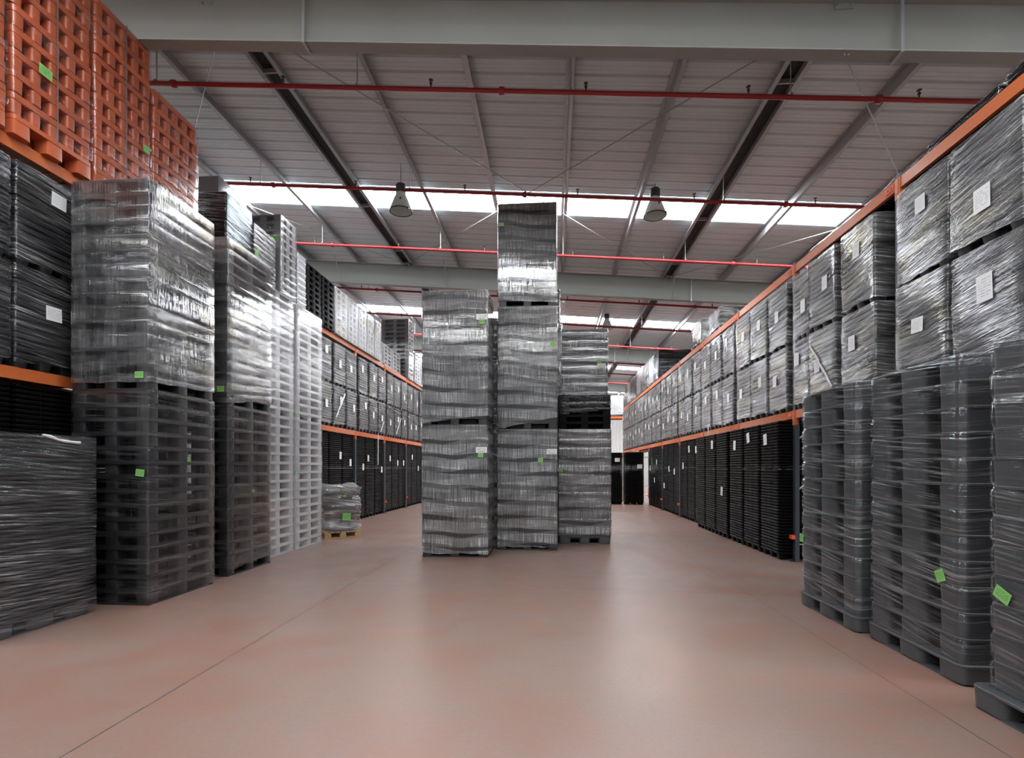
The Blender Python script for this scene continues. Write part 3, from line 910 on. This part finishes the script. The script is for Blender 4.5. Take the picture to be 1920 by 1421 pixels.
cb = stack('upper load of second dark tower on the left, green sticker near its foot', -5.92, -4.92, 7.51, 8.72, 2.61, 2.56, 15, 'black', 'film_haze', group='left floor tower loads', film_z=(0.04, None), slope=(0.0, 0.16), pinch=0.002, wob=0.002)
stick(cb, 'green', 'y-', -5.03, 7.49, 2.86, 0.11, 0.085)
d1a = stack('lower light-grey pallet load beside the second dark tower', -6.0, -5.2, 8.88, 10.06, 0.0, 2.64, 15, 'grey', 'film_grey', group='grey floor tower loads', pinch=0.002, wob=0.002)
d1b = stack('upper light-grey pallet load beside the second dark tower', -6.0, -5.2, 8.88, 10.06, 2.64, 2.38, 14, 'grey', 'film_grey', group='grey floor tower loads', pinch=0.002, wob=0.002)
d2a = stack('lower light-grey pallet load next to the wrapped sacks', -5.97, -5.17, 10.10, 11.27, 0.0, 2.63, 15, 'grey', 'film_grey', group='grey floor tower loads', pinch=0.002, wob=0.002)
stick(d2a, 'green', 'y-', -5.215, 10.08, 1.56, 0.07, 0.085, 0.05)
d2b = stack('upper light-grey pallet load above the one beside the wrapped sacks', -5.97, -5.17, 10.10, 11.27, 2.63, 2.35, 14, 'grey', 'film_grey', group='grey floor tower loads', film_z=(0.06, None), slope=(0.0, 0.05), pinch=0.002, wob=0.002)
stick(d2b, 'green', 'y-', -5.215, 10.08, 2.75, 0.08, 0.085)

aa = stack('low black sheet stack wrapped in film, with a twisted film tail on top', -6.02, -5.24, 4.40, 5.56, 0.0, 2.0, 40, 'nest_soft', 'film_black', group='left floor tower loads', film_z=(0.06, None), slope=(0.0, 0.0), pinch=0.001, off=0.014, wob=0.003, base=('heavy_base', 0.15, -0.03))
link('film_tail', MB().path([(0.40, -0.05, 2.0), (0.415, 0.02, 1.985), (0.42, 0.10, 1.955), (0.425, 0.17, 1.945), (0.43, 0.24, 1.94), (0.432, 0.31, 1.935), (0.43, 0.34, 1.94)], 0.016, 7).mesh('film_tail', M['tail']), aa)

# ------------------------------------------------------------------ right floor stacks
r1 = stack('wrapped stack of heavy black pallets farthest back of the right-hand three', 3.04, 4.02, 5.45, 6.60, 0.0, 2.53, 12, 'heavy', 'film_heavy', 0.0, 'right floor stacks', film_z=(0.16, None), pinch=0.014, off=0.014, wob=0.002, base=('heavy_base', 0.16, 0.02), slope=(0, -0.01), side=10, r=0.075)
stick(r1, 'green', 'x-', 3.03, 6.55, 0.81, 0.09, 0.10)
r2 = stack('wrapped stack of heavy black pallets in the middle of the right-hand three', 3.10, 4.08, 4.18, 5.34, 0.0, 2.53, 12, 'heavy', 'film_heavy', 0.0, 'right floor stacks', film_z=(0.16, None), pinch=0.014, off=0.014, wob=0.002, base=('heavy_base', 0.16, 0.02), side=10, r=0.075)
stick(r2, 'green', 'x-', 3.09, 4.38, 0.80, 0.095, 0.095, -0.42)
r3 = stack('wrapped stack of heavy black pallets closest to the camera on a protruding pallet', 2.98, 3.98, 2.66, 3.80, 0.0, 2.52, 12, 'heavy', 'film_heavy', 0.0, 'right floor stacks', film_z=(0.17, None), pinch=0.014, off=0.014, wob=0.002, base=('heavy_base', 0.16, 0.07), side=10, r=0.075)
stick(r3, 'green', 'x-', 2.97, 3.66, 0.82, 0.125, 0.085, 0.42)

# ------------------------------------------------------------------ wrapped sacks on a wooden pallet
def wood_pallet(w, d, parent):
    for j in (-1, 0, 1):
        y = j * (d / 2 - 0.05)
        link('bottom_board', MB().box(-w / 2, w / 2, y - .05, y + .05, 0, 0.022).mesh('bottom_board', M['wood'], False), parent)
        for i in (-1, 0, 1):
            x = i * (w / 2 - 0.07)
            link('block', MB().box(x - .07, x + .07, y - .05, y + .05, 0.022, 0.1).mesh('block', M['wood'], False), parent)
    for i in range(7):
        x = -w / 2 + 0.05 + (w - 0.1) * i / 6
        link('top_board', MB().box(x - .05, x + .05, -d / 2, d / 2, 0.122, 0.144).mesh('top_board', M['wood'], False), parent)
    for i in (-1, 0, 1):
        x = i * (w / 2 - 0.07)
        link('stringer_board', MB().box(x - .06, x + .06, -d / 2, d / 2, 0.1, 0.122).mesh('stringer_board', M['wood'], False), parent)
e = thing('wrapped_sack_load', 'film-wrapped pile of sacks on a wooden pallet beside the grey stacks', 'sack load', (-5.20, 12.25, 0), math.radians(38))
e['_w'], e['_d'] = 0.80, 0.80
pal = link('wooden_pallet', None, e)
wood_pallet(0.84, 0.80, pal)
for k in range(6):
    for s in (-1, 1):
        mb = MB()
        rings = []
        L, Wd, H = 0.78, 0.40, 0.19
        for a in range(9):
            tt = a / 8 * 2 - 1
            f = max(0.18, (1 - abs(tt) ** 3.2)) 
            ring = []
            for b in range(14):
                an = 2 * PI * b / 14
                cx, cz = math.cos(an), math.sin(an)
                cx = math.copysign(abs(cx) ** 0.6, cx)
                cz = math.copysign(abs(cz) ** 0.7, cz)
                ring.append((tt * L / 2, cx * Wd / 2 * f ** 0.4, cz * H / 2 * f))
            rings.append(ring)
        me = mb.loft(rings).mesh('sack', M['sack'], True, 60)
        zz = 0.145 + H / 2 + k * 0.172
        o = link('sack', me, e, (0, s * 0.2, zz), (0, 0, 0)) if k % 2 == 0 else link('sack', me, e, (s * 0.2, 0, zz), (0, 0, PI / 2))
link('cardboard_sheet', MB().box(-0.41, 0.41, -0.41, 0.41, 0.50, 0.508).mesh('cardboard_sheet', M['board'], False), e)
link('stretch_film', film_mesh('stretch_film', 0.80, 0.80, 0.13, 1.24, M['film_sack'], 0.172, 0.145, 0.035, 0.03, 5, (0.0, 0.0), 0.01, 0.07, step=0.035, r=0.12, cap=True, side=10), e)
sticker(e, 'green', 'y-', 0.06, 0.468, 0.50, 0.19, 0.17, 0.05)
sticker(e, 'green', 'y-', 0.02, 0.462, 1.0, 0.07, 0.06, 0.2)

# ------------------------------------------------------------------ racks
M['rack_tag'] = plain('orange_red_tag', (0.85, 0.10, 0.03), 0.5, var=0.05)
POST = 0.09
def rack(label, xf, sgn, ys, lv1, lv2, depth=1.05, top_extra=0.12, lettered=()):
    """xf: front face; sgn: +1 when the rack lies to the right of its face"""
    t = thing('pallet_rack', label, 'pallet rack', (xf, ys[0], 0), 0, 'pallet racks')
    post = MB()
    for a, b, c, d_ in ((-0.045, 0.045, 0.0, 0.006), (-0.045, -0.039, 0.0, 0.075), (0.039, 0.045, 0.0, 0.075), (-0.03, -0.012, 0.07, 0.076), (0.012, 0.03, 0.07, 0.076)):
        post.box(min(c * sgn, d_ * sgn), max(c * sgn, d_ * sgn), a, b, 0.0, lv2 + top_extra)
    pm = post.mesh('upright_post', M['post'], False)
    bp = MB().box(-0.06, 0.12, -0.075, 0.075, 0, 0.008).mesh('base_plate', M['rack_blue'], False)
    br = MB()
    for z in (0.35, 1.25, 2.15, 3.05, 3.95):
        br.tube((0.05 * sgn, 0, z), ((depth - 0.05) * sgn, 0, z + 0.8), 0.014, 6)
    for z in (0.3, 2.2, 4.9):
        br.tube((0.05 * sgn, 0, z), ((depth - 0.05) * sgn, 0, z), 0.014, 6)
    br = br.mesh('frame_brace', M['galv'])
    cn = MB().box(min(-0.006 * sgn, 0.05 * sgn), max(-0.006 * sgn, 0.05 * sgn), -0.047, 0.047, -0.19, 0.07).box(min(-0.012 * sgn, 0), max(-0.012 * sgn, 0), -0.02, 0.035, -0.12, 0.06)
    for hz in (-0.15, -0.04):
        cn.box(-0.009 if sgn > 0 else 0.006, -0.006 if sgn > 0 else 0.009, -0.03, -0.012, hz - 0.009, hz + 0.009)
    cn = cn.mesh('beam_connector', M['rack_orange'], False)
    gd = MB().box(-0.03, 0.03, -0.05, 0.05, -0.035, 0.035).mesh('post_guard', M['rack_tag'], False)
    for i, y in enumerate(ys):
        dy = y - ys[0]
        link('upright_post', pm, t, (0, dy, 0))
        link('upright_post', pm, t, (depth * sgn, dy, 0), (0, 0, PI))
        link('base_plate', bp, t, (0.03 * sgn - 0.03, dy, 0))
        link('frame_brace', br, t, (0, dy, 0))
        link('post_guard', gd, t, (-0.03 * sgn, dy, 0.43))
        for z in (lv1, lv2):
            link('beam_connector', cn, t, (0, dy, z))
    for i in range(len(ys) - 1):
        ya, yb = ys[i] - ys[0] + 0.047, ys[i + 1] - ys[0] - 0.047
        for z in (lv1, lv2):
            for back in (0, 1):
                mb = MB()
                if back:
                    mb.box(min(sgn * (depth - 0.05), sgn * depth), max(sgn * (depth - 0.05), sgn * depth), ya, yb, z - 0.07, z + 0.07)
                else:
                    mb.rbox(min(0, 0.045 * sgn), max(0, 0.045 * sgn), ya, yb, z - 0.07, z + 0.035, 0.006, 2)
                    mb.rbox(min(0.002 * sgn, 0.035 * sgn), max(0.002 * sgn, 0.035 * sgn), ya, yb, z + 0.035, z + 0.07, 0.006, 2)
                link('beam', mb.mesh('beam', M['rack_orange'], True, 30), t)
        for z in (lv1, lv2):
            tg = MB().box(-0.004, 0.004, -0.075, 0.075, -0.035, 0.03).mesh('level_tag', M['rack_tag'], False)
            o = link('level_tag', tg, t, (-0.006 * sgn, ya + 0.10, z))
            if i in lettered and z == lv2:
                cu = bpy.data.curves.new('lettering', 'FONT')
                cu.body = 'AC8'
                cu.size = 0.06
                cu.align_x = 'CENTER'
                cu.align_y = 'CENTER'
                cu.extrude = 0.0005
                cu.materials.append(M['ink'])
                tmp = bpy.data.objects.new('lettering_source', cu)
                me = bpy.data.meshes.new_from_object(tmp)
                bpy.data.objects.remove(tmp)
                link('lettering', me, o, (-0.006 * sgn, 0, 0), (PI / 2, 0, -PI / 2 if sgn > 0 else PI / 2))
    return t
XR, XL = 4.28, -6.10
YR = [4.02 + 2.77 * k for k in range(11)]
YL = [4.50 + 2.79 * k for k in range(11)]
R1B, R2B, L1B, L2B = 2.61, 5.19, 2.74, 5.34
rack('long pallet rack with orange beams along the right side of the aisle', XR, 1, YR, R1B, R2B, lettered=(1, 2))
rack('long pallet rack with orange beams along the left side of the aisle', XL, -1, YL, L1B, L2B)

# ------------------------------------------------------------------ loads on the first rack level
RW = 0.79
variants = {}
def rack_load_film(kind, v, w, d, h, fm):
    key = (kind, v, round(w, 2), fm)
    if key not in variants:
        variants[key] = film_mesh('stretch_film', d, w, 0.06, h + 0.004, M[fm], 0.0762, 0.1, 0.014, 0.004, v * 3 + 1, (0, 0.03 * (v - 1)), 0.005, step=0.0254, side=7)
    return variants[key]
pile_cache = {}
def pile(w, d, h, n, z0, m, kind):
    key = (round(w, 3), round(d, 3), n, kind, round(h, 3))
    if key not in pile_cache:
        mb = feet_mb(MB(), d, w, z0 + 0.01)
        p = (h - z0) / n
        for k in range(n):
            nest_rings(mb, d, w, z0 + k * p, p, 0.006)
        pile_cache[key] = mb.mesh('pallet_pile', m)
    return pile_cache[key]

TAILS = {(-1, 3, 1, 0): (-0.3, 0.25, 0.32, 1.0), (-1, 4, 2, 0): (-0.25, 0.12, 0.1, 0.5), (-1, 5, 1, 0): (-0.3, 0.15, 0.3, 0.8), (-1, 4, 1, 0): (0.38, 0.04, 0.36, -1.05), (1, 3, 2, 0): (-0.3, 0.1, -0.34, -0.18), (1, 1, 1, 0): (-0.35, 0.2, 0.3, 0.95)}
def rack_load(label, side, ya, yb, z, h, detail, fm, group, v, lab=None, tail=None):
    rs = random.Random(int(ya * 100) + int(z * 1000))
    d = 1.15
    w = yb - ya
    xc = 4.225 + d / 2 if side > 0 else -6.05 - d / 2
    xc += rs.uniform(-0.015, 0.015)
    t = thing('wrapped_rack_load', label, 'wrapped load', (xc, (ya + yb) / 2, z), rs.uniform(-0.012, 0.012), group)
    n = 14
    if detail:
        p = (h - 0.1) / n
        link('pallet', get_pallet('nest_soft_feet', d, w, p), t)
        for k in range(1, n):
            link('pallet', get_pallet('nest_soft', d, w, p), t, (rs.uniform(-.003, .003), rs.uniform(-.003, .003), 0.1 + k * p))
    else:
        link('pallet_pile', pile(w, d, h, n, 0.1, M['black'], 'soft'), t)
    link('stretch_film', rack_load_film('rack', v, w, d, h, fm), t)
    if lab:
        ly, lz = lab[0] - (ya + yb) / 2, lab[1] - z
    else:
        ly, lz = rs.uniform(-0.12, 0.12), h * rs.uniform(0.45, 0.75)
    if tail:
        sx = d / 2 + 0.03
        link('film_tail', MB().path([((-sx if side > 0 else sx) , tail[0] + (tail[2] - tail[0]) * q / 7 + 0.012 * math.sin(q * 2.1), tail[1] + (tail[3] - tail[1]) * q / 7) for q in range(8)], 0.017, 6).mesh('film_tail', M['tail']), t)
    face = 'x-' if side > 0 else 'x+'
    sticker(t, 'paper', face, ly, d / 2 + 0.024, lz, *((0.15, 0.21) if not lab else lab[2]), rs.uniform(-0.05, 0.05))
    return t

def slots(y0, y1, n=3, w=RW):
    free = (y1 - y0 - 0.09) - n * w
    g = free / n
    out = []
    y = y0 + 0.045 + g * 0.85
    for k in range(n):
        out.append((y, y + w))
        y += w + g
    return out
i = 0
HR = 1.165
for b in range(10):
    if b == 0:
        sl = [(4.98, 5.84), (5.90, 6.72)]
    elif b == 1:
        sl = [(7.13, 7.92), (8.09, 8.86), (8.90, 9.46)]
    else:
        sl = slots(YR[b], YR[b + 1])
    for s_, (ya, yb) in enumerate(sl):
        i += 1
        for tier in (0, 1):
            lab = None
            if b == 0:
                lab = ((5.40, 3.42, (0.19, 0.27)), (5.41, 4.30, (0.20, 0.24)))[tier] if s_ == 0 else ((6.33, 3.31, (0.19, 0.17)), (6.29, 4.69, (0.16, 0.19)))[tier]
            rack_load('silvery film-wrapped load, %s row on right rack, %s from the near end' % (('lower', 'upper')[tier], ORD[i]), 1, ya, yb, R1B + 0.072 + tier * HR, HR - 0.002, b < 4, 'film_silver', 'wrapped loads on the right rack', (i + tier) % 3, lab, TAILS.get((1, b, s_, tier)))
HL = 1.165
i = 0
for b in range(10):
    if b in (1, 2):
        continue
    sl = slots(YL[b], YL[b + 1]) if b else [(4.56, 5.33), (5.38, 6.17), (6.24, 7.03)]
    for s_, (ya, yb) in enumerate(sl):
        i += 1
        for tier in (0, 1):
            lab = None
            if b == 0 and s_ == 1:
                lab = ((5.82, 3.52, (0.20, 0.17)), (5.87, 4.91, (0.19, 0.17)))[tier]
            where = ('dark film-wrapped load, %s row on left rack, %s from the near end' if b == 0 else 'silvery film-wrapped load, %s row on left rack, %s from the near end') % (('lower', 'upper')[tier], ORD[i])
            rack_load(where, -1, ya, yb, L1B + 0.072 + tier * HL, HL - 0.002, b in (0, 3, 4), 'film_black' if b == 0 else 'film_ridge', 'wrapped loads on the left rack', (i + tier * 2) % 3, lab, TAILS.get((-1, b, s_, tier)))

# ------------------------------------------------------------------ black nested stacks on the floor under the racks
floor_piles = []
def floor_pile(label, xa, xb, ya, yb, h, detail, group, n=44):
    w, d = xb - xa, yb - ya
    t = thing('nested_pallet_stack', label, 'pallet stack', ((xa + xb) / 2, (ya + yb) / 2, 0), 0, group)
    t['_w'], t['_d'] = w, d
    p = (h - 0.1) / n
    rs = random.Random(int(ya * 77))
    if detail:
        link('pallet', get_pallet('nest_feet', w, d, p), t)
        for k in range(1, n):
            link('pallet', get_pallet('nest', w, d, p), t, (rs.uniform(-.003, .003), rs.uniform(-.003, .003), 0.1 + k * p))
    else:
        link('pallet_pile', pile(d, w, h, n, 0.1, M['deep'], 'deep'), t)
    sx = w / 2 + 0.003
    for s_ in (-1, 1):
        link('strap', MB().box(s_ * sx - 0.001, s_ * sx + 0.001, -0.006, 0.006, 0.10, h).mesh('strap', M['deep'], False), t, (0, rs.uniform(-0.15, 0.15), 0))
    floor_piles.append((t, ya, yb, xa, xb))
    return t
names = []
k = 0
for b in (2, 3):
    for ya, yb in slots(YR[b], YR[b + 1], 3, 0.84):
        k += 1
        floor_pile('tall black nested pallet stack under right rack, %s from the near end' % ORD[k], 4.06, 5.20, ya, yb, 2.52, True, 'black stacks under the right rack')
for b in range(4, 8):
    for ya, yb in slots(YR[b], YR[b + 1], 3, 0.85):
        if yb > 23.5:
            continue
        k += 1
        floor_pile('tall black nested pallet stack under right rack, %s from the near end' % ORD[k], 4.30, 5.30, ya, yb, 2.51, False, 'black stacks under the right rack')
k = 0
for b in (0, 3, 4, 5, 6, 7):
    for ya, yb in slots(YL[b], YL[b + 1], 3, 0.85):
        k += 1
        if b == 0:  # rear row added to block the light gap behind the front stacks
            floor_pile('added black pallet stack blocking light under left rack, behind the %s one' % ORD[k], -8.4, -7.35, ya, yb, 2.9, False, 'black stacks under the left rack')
        floor_pile('tall black nested pallet stack under left rack, %s from the near end' % ORD[k], -7.12, -6.15, ya, yb, 2.645, b in (3, 4), 'black stacks under the left rack')
ea = floor_pile('black nested pallet stack in the open at the end of right rack, paper at right', 3.28, 4.10, 23.6, 24.6, 2.38, False, 'black stacks at the aisle end')
eb = floor_pile('black nested pallet stack at aisle end, half behind the centre towers', 2.50, 3.17, 23.7, 24.7, 2.36, False, 'black stacks at the aisle end')
stick(ea, 'paper', 'y-', 3.90, 23.6, 1.72, 0.22, 0.18, 0, 0.004)
stick(eb, 'paper', 'y-', 2.92, 23.7, 2.02, 0.22, 0.17, 0, 0.004)

def pin(side, y, z, tilt):
    for t, ya, yb, xa, xb in floor_piles:
        if ya - 0.06 <= y <= yb + 0.06 and (xa > 0) == (side > 0) and t is not ea and t is not eb:
            stick(t, 'paper', 'x-' if side > 0 else 'x+', 0, min(max(y, ya + 0.1), yb - 0.1), z, 0.15, 0.21, tilt, 0.006)
            return
for q, (y, z) in enumerate(((21.82, 1.9), (23.25, 1.64), (22.28, 1.14), (19.54, 1.62), (20.37, 0.98), (18.77, 1.53), (17.47, 1.73), (16.73, 2.25), (15.99, 2.21), (13.56, 2.25), (11.92, 2.16), (11.12, 2.28), (10.25, 2.2), (15.25, 1.15), (12.8, 1.1))):
    pin(1, y, z, (-0.1, 0.02, 0.06, -0.2)[q % 4])
for q, (y, z) in enumerate(((14.64, 2.02), (15.35, 1.82), (16.88, 1.98), (16.42, 1.69), (18.25, 1.6), (19.22, 2.02), (20.24, 1.85), (21.0, 1.86), (22.26, 2.13), (23.34, 1.64))):
    pin(-1, y, z, (0.1, -0.04, 0.03, 0.12)[q % 4])

# ------------------------------------------------------------------ loads on top of the left rack
ZTL, ZTR = L2B + 0.072, R2B + 0.072
orange_words = ['terracotta pallet stack above the left rack, cut by the photo edge', 'terracotta pallet stack on left rack with a green sticker near its top', 'terracotta pallet stack second along the left rack, its sticker near the base', 'lower terracotta pallet stack behind the two tall ones on the left rack']
for k, (ya, yb, h, n) in enumerate(((4.22, 5.26, 2.45, 10), (5.32, 6.32, 2.45, 10), (6.36, 7.31, 2.47, 10), (7.36, 8.34, 1.98, 8))):
    t = stack(orange_words[k], -7.0, -6.0, ya, yb, ZTL, h, n - 1, 'terra', 'film_clear', 0.0, 'terracotta stacks on the left rack', film_z=(0.22 if k < 2 else 0.02, None), pinch=0.004, off=0.012, jitter=0.012, wob=0.003, slope=(0, 0.03), base=('terra_base', 0.22, 0.0))
    for yy in (0.0,) if k in (1, 2) else ():
        link('strap', MB().box(0.512, 0.515, -0.008, 0.008, 0.16, h).mesh('strap', M['strap'], False), t, (0.012, yy, 0))
    if k == 1:
        stick(t, 'green', 'x+', -6.0, 5.66, 6.33, 0.16, 0.12, 0.05, 0.035)
    if k == 2:
        stick(t, 'green', 'x+', -6.0, 7.18, 6.35, 0.12, 0.10, -0.05, 0.035)

def box_load(label, x0, x1, y0, y1, z, h, m, fm, group, name='wrapped_box_load', feet=True, lump=0.0):
    SEED[0] += 1
    t = thing(name, label, 'wrapped load', ((x0 + x1) / 2, (y0 + y1) / 2, z), 0, group)
    w, d = x1 - x0, y1 - y0
    t['_w'], t['_d'] = w, d
    zb = 0.12 if feet else 0.0
    if feet:
        link('pallet', get_pallet('black', w, d, 0.12), t)
    cols = 2
    rows_ = max(2, int((h - zb) / 0.35))
    for r_ in range(rows_):
        for c in range(cols):
            p = (h - zb) / rows_
            yc0 = -d / 2 + d * c / cols
            link('carton', MB().rbox(-w / 2, w / 2, yc0 + 0.003, yc0 + d / cols - 0.003, zb + r_ * p, zb + (r_ + 1) * p - 0.003, 0.01, 2, 0, 0.004).mesh('carton', m), t)
    link('stretch_film', film_mesh('stretch_film', w, d, 0.05, h + 0.005, M[fm], 0.1, 0, 0.012, 0.006, SEED[0], (0, 0), 0.006, lump, step=0.045), t)
    return t
G = 'loads on top of the left rack'
box_load('clear-wrapped load deep on left rack, behind the black carton block', -8.2, -6.9, 10.2, 11.2, ZTL, 2.30, M['silver'], 'film_clear', G)
box_load('black carton block in film on top of left rack beyond the terracotta stacks', -7.0, -6.02, 9.12, 9.95, ZTL, 1.36, M['deep'], 'film_black', G)
t = stack('streaky film-wrapped load with yellow tint, between black cartons and grey stack', -7.0, -6.02, 10.0, 10.85, ZTL, 1.2, 12, 'nest_soft', 'film_silver', 0, G)
stick(t, 'green', 'x+', -6.0, 10.08, 6.0, 0.12, 0.2, 0, 0.024)
t = stack('grey block pallet stack with dark wrapped top on left rack', -6.85, -6.02, 11.05, 11.75, ZTL, 1.88, 11, 'silver', 'film_grey', 0, G)
stick(t, 'green', 'y-', -6.15, 11.05, 6.75, 0.18, 0.12, 0, 0.02)
stack('narrow grey crate stack right before the open black crates', -6.9, -6.02, 11.80, 12.24, ZTL, 1.35, 9, 'grey', 'film_grey', 0, G)
stack('open black crate stack on left rack, closest to the grey crates', -6.95, -6.02, 12.28, 13.08, ZTL, 1.30, 9, 'deep', None, 0, G, name='crate_stack', cat='crate stack')
stack('open black crate stack on left rack, beside the silver loads', -6.95, -6.02, 13.12, 13.92, ZTL, 1.30, 9, 'deep', None, 0, G, name='crate_stack', cat='crate stack')
yy = 13.97
for k in range(5):
    wd = (0.85, 0.78, 0.7, 0.68, 0.62)[k]
    stack('silver film-wrapped crate load on left rack top, %s after the black crates' % ORD[k + 1], -6.95, -6.02, yy, yy + wd, ZTL, 1.30, 8, 'silver', 'film_silver', 0, G, step=0.04)
    yy += wd + 0.05
stack('tall dark-grey pallet tower standing far along the left rack top', -7.2, -6.02, 21.3, 22.1, ZTL, 2.50, 14, 'silver', 'film_dark', 0, G, step=0.06)
yy = 17.8
for k in range(3):
    stack('silver crate load on left rack top, %s before the tall dark-grey tower' % ORD[3 - k], -7.2, -6.3, yy, yy + 1.05, ZTL, 0.9, 6, 'silver', 'film_silver', 0, G, step=0.06)
    yy += 1.12
yy = 22.3
for k in range(8):
    stack('far silver load on left rack top, %s beyond the tall grey tower' % ORD[k + 1], -6.95, -6.02, yy, yy + 0.95, ZTL, 1.3, 8, 'silver', 'film_silver', 0, G, step=0.08)
    yy += 1.03

# ------------------------------------------------------------------ loads on top of the right rack
G = 'loads on top of the right rack'
for k, (ya, yb, h) in enumerate(((4.3, 5.5, 0.30), (5.58, 6.58, 0.27), (6.66, 7.42, 0.20), (7.5, 8.3, 0.16), (8.4, 9.4, 0.18))):
    stack('flat black film-wrapped bundle lying on right rack top, %s from the near end' % ORD[k + 1], 4.48, 5.38, ya, yb, ZTR, h, max(2, int(h / 0.05)), 'nest', 'film_clear', 0, G, name='wrapped_flat_bundle', cat='bundle', wob=0.012, film_z=(0.0, None))
t = box_load('film-wrapped dark load closest of the boxes along the right rack top', 4.3, 5.35, 13.7, 14.6, ZTR, 0.56, M['deep'], 'film_silver', G)
box_load('film-wrapped dark box second along the right rack top, taller than its neighbour', 4.3, 5.35, 15.35, 16.4, ZTR, 0.72, M['deep'], 'film_silver', G)
yy = 21.43
for k in range(9):
    wd = 1.05
    words_ = 'long dark box with shiny film on right rack top, first of a row' if k == 0 else 'film-wrapped box on right rack top, %s in the far row' % ORD[k + 1]
    box_load(words_, 4.3, 5.6, yy, yy + wd, ZTR, 1.2, M['deep'] if k % 3 != 1 else M['silver'], 'film_black' if k == 0 else 'film_silver', G)
    yy += wd + 0.06

# ------------------------------------------------------------------ rack across the far end
fr = rack('short pallet rack standing across the far end of the aisle', 0.0, -1, [0.0, 2.7, 5.4], 2.4, 4.93)
fr.location = (0.4, 34.0, 0)
fr.rotation_euler = (0, 0, -PI / 2)
G = 'loads on the far cross rack'
for k in range(5):
    xa = 0.6 + k * 1.02
    box_load('white film-wrapped load on the far cross rack, %s from its left end' % ORD[k + 1], xa, xa + 0.92, 34.02, 34.95, 5.002, 1.35, M['silver'] if k != 3 else M['grey'], 'film_silver', G)
    if k == 3:
        continue
    box_load('load on lower shelf of far cross rack, %s from its left end' % ORD[k + 1], xa, xa + 0.92, 34.02, 34.95, 2.472, 1.2, M['board'] if k % 2 else M['silver'], 'film_silver', G)
